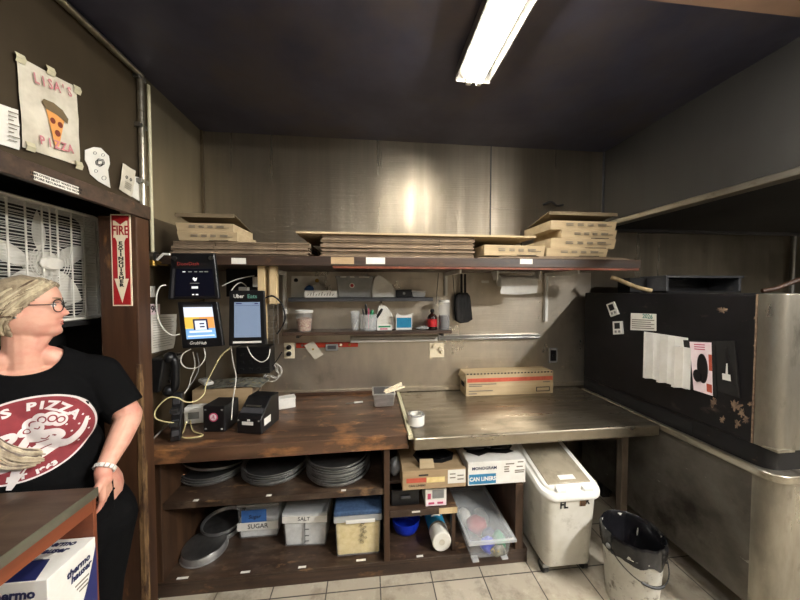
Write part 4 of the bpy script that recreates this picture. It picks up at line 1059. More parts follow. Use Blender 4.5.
# receipt printer
q = on_counter(248, 434)
x0, x1, _, z1 = px_box(235, 402, 262.5, 434, q.y)
t = T('receipt_printer', 'black receipt printer with a white slip strip on the wooden counter', 'printer', ((x0 + x1) / 2, q.y, ZT), -.22)
hw = (x1 - x0) / 2; hb = z1 - ZT
mb = MB()
mb.prism([V(-hw, 0, 0), V(-hw, .20, 0), V(-hw, .20, hb * .98), V(-hw, .11, hb * .98), V(-hw, .012, hb * .55), V(-hw, 0, hb * .45)], V(2 * hw, 0, 0)).build('case', 'black', t, bevel=.006, seg=3)
MB().box(-hw * .55, hw * .35, -.0025, -.0005, hb * .28, hb * .38).build('front_label', 'white', t)
MB().box(-hw * .12, hw * .1, -.0025, -.0005, hb * .40, hb * .46).build('front_label', 'white', t)
f = lambda u, k: V(u * hw, .012 + .098 * k, hb * (.55 + .43 * k) + .0012)
MB().hexa([f(-.7, .42), f(.55, .42), f(.55, .50), f(-.7, .50)] + [p + V(0, -.001, .002) for p in (f(-.7, .42), f(.55, .42), f(.55, .50), f(-.7, .50))]).build('paper_slot', 'steel', t)
MB().hexa([f(-.9, .1), f(.9, .1), f(.9, .36), f(-.9, .36)] + [p + V(0, -.001, .002) for p in (f(-.9, .1), f(.9, .1), f(.9, .36), f(-.9, .36))]).build('cover', 'grey_dark', t)
MB().box(hw, hw + .001, .03, .1, hb * .2, hb * .42).build('side_label', 'white', t)
for u in (-.85, .8): MB().cone(V(u * hw, -.003, hb * .42), V(u * hw, 0, hb * .42), .005, n=10).build('button', 'grey', t)
# white carton
q = on_counter(280, 408)
t = T('white_carton', 'small long white carton lying behind the receipt printer', 'carton', (q.x, q.y, ZT), .38)
MB().box(-.10, .10, -.035, .035, 0, .062).build('carton', 'white', t, bevel=.003)
MB().box(-.10, .103, -.039, .039, .062, .074).build('lid', 'white', t, bevel=.002)
# power strip
q = on_counter(176, 440)
t = T('power_strip', 'black power strip standing on end in the counter corner', 'power strip', (q.x, q.y, ZT), .3)
MB().hexa([V(-.024, -.02, 0), V(.024, -.02, 0), V(.024, .02, 0), V(-.024, .02, 0), V(-.02, .03, .25), V(.028, .03, .25), V(.028, .07, .25), V(-.02, .07, .25)]).build('case', 'black', t, bevel=.005)
for k in range(4):
    MB().box(-.015, .017, -.022 + k * .0125, -.012 + k * .0125, .03 + k * .055, .06 + k * .055).build('socket', 'grey_dark', t, bevel=.002)
for k in range(2):
    MB().box(-.018, .02, -.05 + k * .0125, -.012 + k * .0125, .09 + k * .07, .115 + k * .07).build('plug', 'black_matt', t, bevel=.004)
# cables
yq = 1.73
def cpt(px, py, y): return at(px, py, y=y)
g = 'cables around the tablets'
cable([cpt(166, 285, 1.78), cpt(160, 287, 1.76), cpt(156.5, 297, 1.75), cpt(157.5, 315, 1.75), cpt(163, 328, 1.76), cpt(172, 335, 1.77), cpt(180, 334, 1.79)], .0034, 'cable_white', 'white cable looping left from the dark tablet to the orange and blue one', g)
cable([cpt(191, 349, 1.80), cpt(183, 354, 1.79), cpt(181, 362, 1.79), cpt(187, 368, 1.79), cpt(198, 367, 1.79), cpt(205, 358, 1.79), cpt(204, 348, 1.80)], .003, 'cable_white', 'white cable hanging in a loop below the orange and blue tablet', g)
cable([cpt(230, 348, 1.82), cpt(221, 356, 1.82), cpt(211, 374, 1.82), cpt(206, 385, 1.82), cpt(204, 394, 1.80), cpt(196, 401, 1.76), cpt(186, 402, 1.74), cpt(178, 398, 1.73), cpt(168, 398, 1.72), cpt(157, 408, 1.71), cpt(155, 417, 1.71), cpt(162, 421, 1.71), cpt(174, 423, 1.71)], .0033, 'cable_yellow', 'yellowed cable curving down from the pale blue tablet to the power strip', g)
cable([cpt(231, 346, 1.83), cpt(233, 362, 1.86), cpt(236, 378, 1.88), cpt(233, 400, 1.86), cpt(231.5, 420, 1.84)], .003, 'cable_white', 'pale cable hanging straight down between the black box and the printer', g)
cable([cpt(247, 346, 1.82), cpt(252, 356, 1.81), cpt(261, 362, 1.81), cpt(268, 358, 1.81), cpt(270, 349, 1.82)], .003, 'cable_white', 'white cable looping under the right corner of the pale blue tablet', g)
zc = ZT + .005
gpt = lambda px, py: at(px, py, z=zc)
cable([gpt(172, 424), gpt(181, 429), gpt(179, 420) + V(0, 0, .02), gpt(190, 415) + V(0, -.03, .03), gpt(187, 428) + V(0, -.03, 0), gpt(180, 436), gpt(190, 438), gpt(203, 435), gpt(195, 429) + V(0, -.02, 0), gpt(195, 420) + V(0, -.04, .02), gpt(205, 420) + V(0, -.03, .02)], .0033, 'cable_yellow', 'yellow cable lying in loops in front of the white adapter', g)
for k, (a_, b_) in enumerate(((193, 352), (197, 353))):
    cable([cpt(a_, b_, 1.95), cpt(a_ + 2, 366, 1.96), cpt(a_ - 2, 378, 1.95), cpt(188, 388, 1.93), cpt(180, 398 + 3 * k, 1.85)], .003, ('cable_white', 'grey')[k], ('thin pale cable', 'thin grey cable')[k] + ' behind the loop under the orange and blue tablet', g)
cable([cpt(265, 298, 1.9), cpt(273, 296, 1.9), cpt(281, 303, 1.9), cpt(285, 315, 1.9), cpt(283, 325, 1.9), cpt(277, 334, 1.9)], .005, 'black', 'black cable bowing out right of the pale blue tablet', g)
cable([cpt(222, 286, 1.95), cpt(235, 280, 1.98), cpt(247, 277, 2.0), cpt(254, 276, 2.05)], .003, 'cable_white', 'white cable stretched from the dark tablet to the router plug', g)
cable([cpt(231, 291, 1.9), cpt(236, 285, 1.95), cpt(241, 282.5, 2.0), cpt(246, 286, 2.08), cpt(246, 289, 2.15)], .003, 'cable_white', 'white cable arching over the top of the pale blue tablet', g)
cable([cpt(282, 352, 2.385), cpt(277, 360, 2.37), cpt(268, 372, 2.34), cpt(262, 384, 2.28), cpt(258, 392, 2.2)], .004, 'black', 'black cable running from the cream outlet down behind the magazines', g)
cable([cpt(150, 442, 1.72), cpt(162, 430, 1.8), cpt(176, 418, 1.9), cpt(190, 406, 2.0)], .004, 'grey', 'grey cable along the counter edge below the phone', g)
# coil of wire on the wall
q = at(272, 372, y=YB - .03)
mb = MB(); pts = []
for k in range(120):
    a_ = k * 2 * PI / 22; r_ = .030 + .045 * abs(math.sin(k * .21)) ; pts.append(q + V(math.cos(a_) * r_, .012 * math.sin(k * .5), math.sin(a_) * r_))
cable(pts, .0024, 'cable_white', 'coil of thin clear wire hanging below the cream outlet', None, 'wire_coil', 'wire coil')
# left-over things on the counter right of the printer
q = on_counter(384, 407)
x0, x1, _, z1 = px_box(373, 394, 395, 407, q.y)
t = T('steel_pan', 'small rectangular steel pan holding yellow sticks by the batten', 'pan', ((x0 + x1) / 2, q.y, ZT))
hw = (x1 - x0) / 2; hb = z1 - ZT
MB().hexa([V(-hw * .85, 0, 0), V(hw * .85, 0, 0), V(hw * .85, .13, 0), V(-hw * .85, .13, 0), V(-hw, -.01, hb), V(hw, -.01, hb), V(hw, .15, hb), V(-hw, .15, hb)]).build('body', 'foil', t, bevel=.008, seg=3)
MB().box(-hw * 1.06, hw * 1.06, -.02, .16, hb - .002, hb + .004).build('rim', 'foil', t, bevel=.002)
MB().box(-hw * .92, hw * .92, -.004, .142, hb + .0042, hb + .0055).build('hollow', 'grey_dark', t)
pan = t.location.copy()
for k, (dx, dy, a_) in enumerate(((.045, .05, .50), (.055, .02, .38), (.05, .085, .62))):
    R4 = Matrix.Translation(pan + V(dx, dy, hb + .012)) @ Matrix.Rotation(a_, 4, 'Z') @ Matrix.Rotation(-.15, 4, 'Y')
    one('wooden_stick', MB().box(-.05, .11, -.007, .007, -.004, .005, R4), 'cream', ('yellow stick lying along the middle of the steel pan', 'front yellow stick on the steel pan', 'rear yellow stick on the steel pan')[k], 'stick', 'yellow sticks on the steel pan')
q = on_counter(354, 403.5)
t = T('knife', 'small white handled knife lying left of the steel pan', 'knife', (q.x, q.y, ZT + .003), .16)
MB().box(-.06, -.0, -.006, .006, 0, .004).build('blade', 'pan_dark', t, bevel=.001)
MB().box(.0, .065, -.008, .008, -.001, .009).build('handle', 'white', t, bevel=.003)
q = on_counter(417, 427)
t = T('tape_roll', 'roll of silver tape standing on the steel table by the batten', 'tape roll', (q.x, q.y + .04, ZT))
mb = MB(); rr = .052
mb.lathe([(rr, 0), (rr, .064), (rr * .99, .066), (rr * .72, .066), (rr * .72, .0)], n=32, cap0=False, cap1=False)
mb.build('tape', 'grey', t, smooth=True)
MB().lathe([(rr * .72, .0), (rr * .72, .0675), (rr * .66, .0675), (rr * .66, 0)], n=32, cap0=False, cap1=False).build('core', 'paper', t, smooth=True)
MB().lathe([(rr * 1.004, .006), (rr * 1.004, .063)], n=32, cap0=False, cap1=False).build('outer_wrap', 'white', t, smooth=True)
# long carton at the back of the steel table
q = on_counter(510, 396)
c0, c1 = at(466, 396.5, z=ZT), at(553, 393, z=ZT)
ln = (c1 - c0).length; ang = math.atan2(c1.y - c0.y, c1.x - c0.x)
t = T('foil_carton', 'long low cardboard carton with a red stripe on the steel table', 'carton', c0, ang)
hb = at(510, 373, y=(c0.y + c1.y) / 2).z - ZT
MB().box(0, ln, 0, .16, 0, hb).build('carton', 'card_box', t, bevel=.002)
MB().box(.01, ln - .005, -.0008, 0, hb * .62, hb * .80).build('red_stripe', 'red_print', t)
MB().prism([V(.0, -.002, hb), V(ln, -.002, hb), V(ln, .16, hb), V(0, .16, hb)], V(0, 0, .004)).build('top_flap', 'card_box', t)
mb = MB()
for i in range(26):
    u = i / 26; mb.box(ln * u + .004, ln * (u + .026), -.003, .0, hb - .004 - .003 * abs(noise.noise(V(i * 1.7, 0, 0))), hb + .005)
mb.build('torn_edge', 'ink', t)
MB().box(-.0008, 0, .04, .12, hb * .35, hb * .55).build('hand_hole', 'hole', t)
MB().prism([V(-.02, .0, hb * .70), V(-.005, -.006, hb * 1.02), V(-.004, .14, hb * 1.02), V(-.03, .12, hb * .80)], V(.004, 0, 0)).build('end_flap', 'card_box', t)
mb = MB()
for (u0, u1, v) in ((.03, .34, .50), (.03, .18, .42), (.03, .30, .20), (.03, .12, .08), (.88, .96, .52)):
    mb.box(ln * u0, ln * u1, -.0008, 0, hb * v, hb * (v + .05))
mb.build('small_print', 'ink_grey', t)
MB().box(ln * .80, ln * .96, -.0008, 0, hb * .10, hb * .32).build('stamp', 'ink', t)
MB().box(ln * .81, ln * .95, -.0014, -.0008, hb * .14, hb * .28).build('stamp_field', 'card_box', t)

# ================================================================== COUNTERS AND THE CABINET
xs = .232                                        # where wood meets steel
t = T('wooden_countertop', 'worn brown wooden countertop left of the steel table', 'countertop', (-.5, 2.0, .785))
MB().hexa([V(XL + .003, 1.645, .79), V(xs - .012, 1.675, .79), V(xs - .012, YB - .002, .79), V(XL + .003, YB - .002, .79),
           V(XL + .003, 1.645, .87), V(xs - .012, 1.675, .87), V(xs - .012, YB - .002, .87), V(XL + .003, YB - .002, .87)]).build('slab', 'wood_top', t, bevel=.006, w=True)
MB().box(-.62, xs - .012, YB - .024, YB - .008, .87, .893).build('back_strip', 'wood_top', t, bevel=.002, w=True)
MB().box(xs - .011, xs + .0135, 1.655, YB - .03, .85, .880).build('batten', 'tape', t, bevel=.003, w=True)['label'] = 'pale wooden batten along the seam'
t = T('steel_worktable', 'stainless steel worktable with a brown leg right of the wooden counter', 'table', (1.0, 2.0, 0))
MB().hexa([V(xs + .014, 1.625, .80), V(1.795, 1.640, .80), V(1.795, YB - .022, .80), V(xs + .014, YB - .022, .80),
           V(xs + .014, 1.625, .87), V(1.795, 1.640, .87), V(1.795, YB - .022, .87), V(xs + .014, YB - .022, .87)]).build('top', 'steel_top', t, bevel=.012, seg=3, w=True)
MB().box(.99, 1.62, 1.70, 1.73, .765, .80).build('apron', 'wood_post', t, bevel=.003, w=True)
q = at(622, 470, y=1.75)
for (lx, ly) in ((q.x, 1.75), (q.x, 2.34), (1.03, 2.34)):
    MB().box(lx - .022, lx + .022, ly - .022, ly + .022, 0, .80).build('leg', 'leg_steel', t, bevel=.003, w=True)

c = T('counter_cabinet', 'open dark wooden cabinet with shelves under the counter', 'cabinet', (-.1, 2.0, 0))
YF = 1.718
x_l, x_r = -1.20, .952
def cb(nm, x0, x1, y0, y1, z0, z1, mat='wood_shelf', bev=.003, lab=None):
    o = MB().box(x0, x1, y0, y1, z0, z1).build(nm, mat, c, bevel=bev, w=True)
    if lab: o['label'] = lab
    return o
cb('side_panel', XL + .004, -1.135, YF, 2.36, .09, .79, 'wood_dark_v')
cb('divider', .084, .118, YF, 2.36, .09, .79, 'wood_dark_v')
cb('side_panel', .900, x_r, YF, 2.36, .09, .505, 'wood_dark_v')
cb('back_panel', -1.135, x_r, 2.36, 2.375, .0, .765, 'wood_dark')
cb('deck', XL + .004, x_r + .03, YF, 2.36, .072, .09)
cb('toe_board', XL + .004, x_r + .03, YF + .004, YF + .03, 0, .072, 'wood_dark')
cb('shelf', -1.135, .084, YF + .01, 2.36, .492, .528)
cb('front_rail', -1.135, xs, YF, YF + .02, .765, .79, 'wood_dark')
# small shelf in the right bay
z1 = at(425, 509, y=YF).z; xsh = at(457, 508, y=YF).x
cb('small_shelf', .118, xsh, YF, 2.36, z1 - .04, z1)
xe = at(439, 510, y=YF).x
cb('pale_edge_patch', xe, xsh + .002, YF - .002, YF, z1 - .038, z1 - .002, 'wood_raw', 0, 'pale bare wood end of the small shelf')
cb('shelf_post', xsh - .022, xsh, YF + .03, YF + .07, .09, z1 - .04, 'wood_dark_v')
cb('box_shelf', .118, x_r, 1.80, 2.36, .505, .525, 'wood_dark')
for (px0, py0, px1, py1, yy, zt_) in ((190, 502, 197, 504.5, YF + .01, .528), (265, 495, 272, 497.5, YF + .01, .528), (341, 490, 346, 492, YF + .01, .528)):
    p = at((px0 + px1) / 2, (py0 + py1) / 2, z=zt_ + .0006)
    o = MB().box(p.x - .014, p.x + .014, max(p.y, yy + .006) - .004, max(p.y, yy + .006) + .012, zt_, zt_ + .0012).build('sticker', 'paper', c, w=True)
for (px, py, zz, hw_) in ((182, 579, .09, .03), (245, 573, .09, .026), (302, 568, .09, .022), (361, 561, .09, .028), (420, 557, .09, .02)):
    p = at(px, py, z=zz)
    MB().box(p.x - hw_, p.x + hw_, max(p.y, YF + .004) - .001, max(p.y, YF + .004) + .012, zz, zz + .0012).build('sticker', 'paper', c, w=True)
p = at(416, 511.5, y=YF)
MB().box(p.x - .025, p.x + .025, YF - .0012, YF, p.z - .006, p.z + .004).build('sticker', 'paper', c, w=True)

# ---- pizza pans
rnd = random.Random(11)
def pan_mesh(R, hgt):
    return MB().lathe([(R * .90, .001), (R * .93, 0), (R * .985, hgt * .9), (R * 1.02, hgt), (R * 1.02, hgt + .002), (R * .975, hgt + .0005), (R * .91, .004), (.002, .0042)], n=44)
pan_o = pan_mesh(.20, .020).build('pizza_pan', 'foil', smooth=True)
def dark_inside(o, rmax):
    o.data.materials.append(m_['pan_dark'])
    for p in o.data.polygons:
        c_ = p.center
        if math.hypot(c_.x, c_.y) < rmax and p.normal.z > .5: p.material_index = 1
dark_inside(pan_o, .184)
pan_o.location = (0, 0, 0)
first = {'a': True}
def pan(x, y, z, R, label, group, src='a', tilt=None):
    o0 = pan_o
    o = o0 if first[src] else o0.copy()
    if not first[src]: COL.objects.link(o)
    first[src] = False
    s = R / .20
    o.location = (x, y, z); o.scale = (s, s, 1); o.rotation_euler = tilt or (0, 0, rnd.uniform(0, 6))
    return tag(o, label, 'pizza pan', group)
def pan_stack(px0, px1, py_front, n, z0, where, group, step=.0135, R=None, tilt_top=None):
    c_ = at((px0 + px1) / 2, py_front, z=z0 + .005)
    k = (FW.y * c_.y + FW.x * c_.x) / 297
    R = R or (px1 - px0) / 2 * k * 1.10
    R = min(R, .2)
    cx, cy = c_.x * (1 + R * .62 / c_.y), c_.y + R * .95
    cy = min(cy, 2.34 - R * 1.03)
    for i in range(n):
        tl = (-.10, .16, 0) if (tilt_top and i == n - 1) else None
        pan(cx + rnd.uniform(-.006, .006), cy + rnd.uniform(-.006, .006), z0 + .002 + i * step + (.034 if tl else 0), R * rnd.uniform(.985, 1.0),
            'round pizza pan, %s, %s' % (ORD[n - 1 - i], where), group, tilt=tl)
pan_stack(181, 241, 486, 4, .5285, 'left stack on the cabinet shelf', 'pizza pans in the left shelf stack', tilt_top=True)
pan_stack(242, 305, 486.5, 5, .5285, 'middle stack on the cabinet shelf', 'pizza pans in the middle shelf stack')
pan_stack(304.5, 372, 488, 9, .5285, 'right stack on the cabinet shelf', 'pizza pans in the right shelf stack')
pan_stack(200, 240, 543, 4, .0905, 'stack on the cabinet deck', 'pizza pans on the cabinet deck', step=.017, R=.125)
q = at(193, 567, z=.10)
R = .125
o = MB().lathe([(R * 1.03, 0), (R * 1.03, .003), (R * .99, .004), (R * .95, .040), (R * .93, .043), (.002, .0432)], n=44).build('pizza_pan', 'foil', smooth=True)
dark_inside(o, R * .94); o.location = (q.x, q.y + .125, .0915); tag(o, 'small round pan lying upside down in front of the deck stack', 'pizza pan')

# ---- tubs
def tub(name, label, px0, px1, py0, py1, lidpy, mat, lid_mat, content, fill, z0=.0905, depth=.30, rz=0.0):
    q = at((px0 + px1) / 2, py1, z=z0)
    x0, x1, _, ztop = px_box(px0, py0, px1, py1, q.y)
    zl = at((px0 + px1) / 2, lidpy, y=q.y).z
    t = T(name, label, 'tub', ((x0 + x1) / 2, q.y, z0), rz)
    hw = (x1 - x0) / 2; h_ = zl - z0
    MB().hexa([V(-hw * .93, .012, .002), V(hw * .93, .012, .002), V(hw * .93, depth - .01, .002), V(-hw * .93, depth - .01, .002),
               V(-hw, 0, h_), V(hw, 0, h_), V(hw, depth, h_), V(-hw, depth, h_)]).build('body', mat, t, bevel=.012, seg=3)
    if content:
        k = fill
        MB().hexa([V(-hw * .90, .017, .008), V(hw * .90, .017, .008), V(hw * .9, depth - .018, .008), V(-hw * .9, depth - .018, .008),
                   V(-hw * (.9 + .06 * k), .017 - .010 * k, h_ * k), V(hw * (.9 + .06 * k), .017 - .01 * k, h_ * k), V(hw * (.9 + .06 * k), depth - .018, h_ * k), V(-hw * (.9 + .06 * k), depth - .018, h_ * k)]).build('contents', content, t, bevel=.01)
    return t, hw, h_, q, depth
def ttext(body, size, mat, t, loc, sx=1, rz=0, bold=0.0, shear=0):
    return text(body, size, mat, t, loc, (PI / 2, 0, rz), sx=sx, bold=bold, shear=shear)
t, hw, h_, q, dp = tub('sugar_tub', 'clear tub of sugar with blue tape and a white strip, leftmost of three tubs', 237, 278.5, 503, 540, 506, 'clear', 'clear_frost', 'white_powder', .62)
MB().box(-hw * .99, hw * .99, -.002, .0, h_ * .30, h_ * .53).build('white_strip', 'white', t)
MB().box(-hw * .78, hw * .42, -.003, -.001, h_ * .54, h_ * .90).build('blue_tape', 'blue_tape', t)
ttext('SUGAR', .042, 'ink', t, V(.0, -.0028, h_ * .415), .95, 0, .0004)
ttext('Sugar', .034, 'ink', t, V(-.02, -.0038, h_ * .70), 1.0, 0, .0003, .25)
MB().box(-hw * 1.03, hw * 1.03, -.008, dp + .006, h_, h_ + .018).build('lid', 'clear_frost', t, bevel=.005)
t, hw, h_, q, dp = tub('salt_tub', 'clear tub of salt with a white strip and measure marks, middle of three tubs', 282, 327, 503, 548.5, 516, 'clear', 'clear_frost', 'white_powder', .78, rz=-.06)
MB().hexa([V(-hw * 1.03, -.006, h_ * 1.0), V(hw * 1.03, -.006, h_ * 1.0), V(hw * 1.03, dp, h_ * 1.0), V(-hw * 1.03, dp, h_ * 1.0),
           V(-hw * 1.02, .0, h_ * 1.10), V(hw * 1.02, .0, h_ * 1.10), V(hw * 1.0, dp, h_ * 1.18), V(-hw * 1.0, dp, h_ * 1.18)]).build('lid', 'clear_frost', t, bevel=.005)
MB().box(-hw, hw * 1.01, -.003, .002, h_ * .80, h_ * 1.04).build('white_strip', 'white', t)
ttext('SALT', .034, 'ink', t, V(-.005, -.0038, h_ * .92), 1.0, 0, .0003, .1)
MB().box(-.001, .001, -.001, .006, h_ * .10, h_ * .76).build('measure_line', 'ink', t)
for k, (u, s) in enumerate(((.22, 'L'), (.38, '2'), (.58, '4'))):
    MB().box(.0, .025, .001, .0045, h_ * u - .001, h_ * u + .001).build('measure_mark', 'ink', t)
t, hw, h_, q, dp = tub('cornmeal_tub', 'clear tub of yellow cornmeal with a blue topped lid, right of three tubs', 334.5, 381.5, 500, 558, 515, 'clear', 'clear_frost', 'yellow_powder', .80, depth=.26)
MB().box(-hw * 1.03, hw * 1.03, -.012, dp + .01, h_ - .035, h_ + .006).build('lid_rim', 'clear_frost', t, bevel=.006)
MB().box(-hw * .52, hw * .72, -.015, -.012, h_ - .04, h_ - .018).build('latch', 'white', t, bevel=.002)
MB().box(-hw * 1.03, hw * 1.03, -.014, dp + .01, h_ + .006, h_ + .035).build('blue_cover', 'crumb', t, bevel=.008)
for i in range(14):
    a_ = i * 1.9; u = .08 * math.cos(a_) * (i % 4) / 4; v = .32 + .035 * i
    MB().tube(smooth_path([V(hw * .15 + u * .35, .0025, h_ * v), V(hw * .15 + u * .35 + .012, .001, h_ * v + .008), V(hw * .15 + u * .35 + .004, .001, h_ * v + .014), V(hw * .15 + u * .35 - .01, .001, h_ * v + .004)], 4), .0011, 4).build('pen_scribble', 'ink', t)

# ---- carton boxes under the steel table
def carton(name, label, px0, px1, py0, py1, yf, depth, mat, z0=None):
    x0, x1, za, zb = px_box(px0, py0, px1, py1, yf)
    if z0 is not None: za = z0
    t = T(name, label, 'carton', ((x0 + x1) / 2, yf, za))
    hw, h_ = (x1 - x0) / 2, zb - za
    MB().box(-hw, hw, 0, depth, 0, h_).build('carton', mat, t, bevel=.003)
    return t, hw, h_
t, hw, h_ = carton('liner_carton', 'brown open carton of bin liners left of the white carton', 402.5, 466, 470, 487.5, 1.70, .36, 'card', z0=.5265)
mb = MB(); ho = .30
outl = [(-.55, .10), (-.25, .16), (.05, .13), (.35, .17), (.85, .10), (.7, .05), (.3, .03), (-.1, .04), (-.4, .03)]
mb.prism([V(u * hw, .02 + v * 1.5, h_) for u, v in outl], V(0, 0, .0025)).build('opening', 'hole', t)
mb = MB().sphere((hw * .15, .16, h_ - .004), 1, 16, (hw * .62, .065, .018))
for v in mb.bm.verts: v.co += V(0, 0, .010 * noise.noise(v.co * 45))
mb.build('black_liner', 'black_bag', t, smooth=True)
MB().hexa([V(-hw * .45, .02, h_), V(hw * .02, .02, h_), V(hw * .02, .03, h_), V(-hw * .45, .03, h_), V(-hw * .42, .05, h_ + .04), V(.0, .05, h_ + .038), V(.0, .055, h_ + .038), V(-hw * .42, .055, h_ + .04)]).build('torn_flap', 'card_box', t)
MB().box(-hw * .88, -hw * .26, -.0012, 0, h_ * .38, h_ * .62).build('red_label', 'red_print', t)
MB().box(-hw * .25, hw * .32, -.0012, 0, h_ * .34, h_ * .62).build('yellow_label', 'yellow_powder', t)
MB().box(hw * .42, hw * .98, -.0012, 0, h_ * .22, h_ * .95).build('white_label', 'paper', t)
MB().box(-hw * .5, -hw * .2, -.0012, 0, h_ * .72, h_ * .80).build('small_print', 'ink', t)
ttext('CAN LINERS', .016, 'ink', t, V(-hw * .55, -.0016, h_ * .22), 1.15, 0, .0004)
for i in range(4): MB().box(hw * (.48 + .24 * (i % 2)), hw * (.66 + .26 * (i % 2)), -.002, -.001, h_ * (.70 - .2 * (i // 2) - .1 * (i % 2)), h_ * (.76 - .2 * (i // 2) - .1 * (i % 2))).build('small_print', 'ink_grey', t)
t, hw, h_ = carton('liner_carton', 'white carton of can liners with a blue panel under the steel table', 468, 525.5, 461, 484, 1.70, .36, 'white', z0=.5265)
mb = MB()
mb.prism([V(u * hw, .03 + v * 1.1, h_) for u, v in ((-.85, .08), (-.6, .14), (-.1, .15), (.4, .14), (.85, .06), (.5, .04), (-.1, .06), (-.5, .03))], V(0, 0, .002)).build('opening', 'hole', t)
mb = MB().sphere((-hw * .45, .15, h_ + .008), 1, 16, (hw * .45, .035, .024)).sphere((hw * .4, .14, h_ + .008), 1, 16, (hw * .5, .035, .02)).sphere((-.0, .145, h_ + .018), 1, 10, (.03, .028, .026))
for v in mb.bm.verts: v.co += V(0, 0, .014 * noise.noise(v.co * 42))
mb.build('black_liner', 'black_bag', t, smooth=True)
MB().box(-hw * .96, -hw * .04, -.0012, 0, h_ * .06, h_ * .48).build('blue_panel', 'blue_print', t)
ttext('CAN LINERS', .034, 'white', t, V(-hw * .50, -.0018, h_ * .27), .88, 0, .0012)
ttext('MONOGRAM', .026, 'ink_navy', t, V(-hw * .44, -.0008, h_ * .72), 1.0, 0, .0006)
for (u, v, ln) in ((.3, .82, .3), (.25, .7, .18), (.25, .6, .16), (.25, .5, .18), (.72, .88, .2), (.68, .68, .22), (.62, .52, .34), (.62, .44, .32)):
    MB().box(hw * u, hw * (u + ln), -.0008, 0, h_ * v, h_ * (v + .05)).build('small_print', 'ink_grey', t)
# small shelf: black bin, pink box
t, hw, h_ = carton('black_bin', 'black plastic bin on the small shelf below the brown carton', 391.5, 419, 489, 507, 1.76, .25, 'black', z0=z1 + .001)
t['category'] = 'bin'
MB().box(-hw * 1.04, hw * 1.04, -.01, .255, h_ * .9, h_).build('rim', 'black', t, bevel=.003)
MB().box(-hw * .35, hw * .35, -.012, -.002, h_ * .45, h_ * .62).build('handle', 'grey_dark', t, bevel=.004)
t, hw, h_ = carton('pink_carton', 'small white and pink carton standing beside the black bin', 425.5, 446.5, 489, 510, 1.735, .12, 'paper', z0=z1 + .001)
MB().box(-hw * .96, hw * .96, -.001, 0, h_ * .03, h_ * .34).build('pink_band', 'pink', t)
for u in (-.72, .12): MB().box(hw * u, hw * (u + .55), -.002, -.001, h_ * .12, h_ * .24).build('print', 'pink_print', t)
MB().box(-hw * .35, hw * .75, -.001, 0, h_ * .45, h_ * .95).build('grey_panel', 'grey', t)
MB().box(-hw * .8, -hw * .5, -.001, 0, h_ * .42, h_ * .75).build('print', 'pink_print', t)
t = T('crumpled_bag', 'crumpled clear bag beside the cabinet divider left of the brown carton', 'bag', (.16, 1.86, .526))
mb = MB().sphere((0, 0, .055), 1, 14, (.035, .05, .055))
for v in mb.bm.verts: v.co += V(noise.noise(v.co * 40), 0, noise.noise(v.co * 37 + V(4, 0, 0))) * .014; v.co.z = max(0, v.co.z)
mb.build('bag', 'clear_frost', t, smooth=True)
# blue tub, roll of cups
q = at(405, 541, z=.0905)
x0, x1, _, zt_ = px_box(390.5, 517, 419.5, 541, q.y + .09)
t = T('blue_bowl', 'deep bright blue plastic bowl on the cabinet deck', 'bowl', ((x0 + x1) / 2 + .006, q.y + .10, .0905))
R = (x1 - x0) / 2 * .98; hb = zt_ - .0905
MB().lathe([(R * .62, 0), (R * .8, .01), (R * .92, hb * .45), (R, hb), (R * .96, hb), (R * .88, hb * .45), (R * .7, .016), (.002, .014)], n=36).build('bowl', 'blue', t, smooth=True)
q = at(420, 518, y=2.05)
one('white_ball', MB().sphere((q.x, 2.05, .29), .022, 16), 'white', 'small white round lid standing behind the blue bowl', 'lid', smooth=True)
o = [o_ for o_ in COL.objects if o_.name == 'white_ball'][0]; o.location.z = .0905
p0 = at(442, 542, z=.155); p0.y = max(p0.y, 1.735)
p1 = at(432, 514, z=.15) ; d_ = V(-.03, 1, 0).normalized()
p0.z = .0905 + .062
t = T('cup_sleeve', 'blue and white wrapped sleeve of cups lying on the cabinet deck', 'cup sleeve', V(p0.x, p0.y + .15, .0905))
R = .060
MB().cone(p0, p0 + d_ * .10, R, n=32).build('white_end', 'paper', t, bevel=.006, smooth=True, w=True)
MB().cone(p0 + d_ * .10, p0 + d_ * .36, R * .985, n=32).build('blue_wrap', 'teal_wrap', t, bevel=.004, smooth=True, w=True)
MB().cone(p0 + d_ * .085, p0 + d_ * .10, R * 1.003, n=32).build('print_band', 'ink_grey', t, smooth=True, w=True)
MB().cone(p0 - d_ * .002, p0, R * .30, n=18).build('twist_end', 'paper_aged', t, smooth=True, w=True)
for k in range(3):
    MB().tube([p0 + d_ * (.15 + .03 * k) + V(R * math.sin(a_), 0, R * math.cos(a_)) * 1.003 for a_ in [(-.55 + .15 * j) for j in range(8)]], .004, 5).build('print', 'paper', t, smooth=True, w=True)

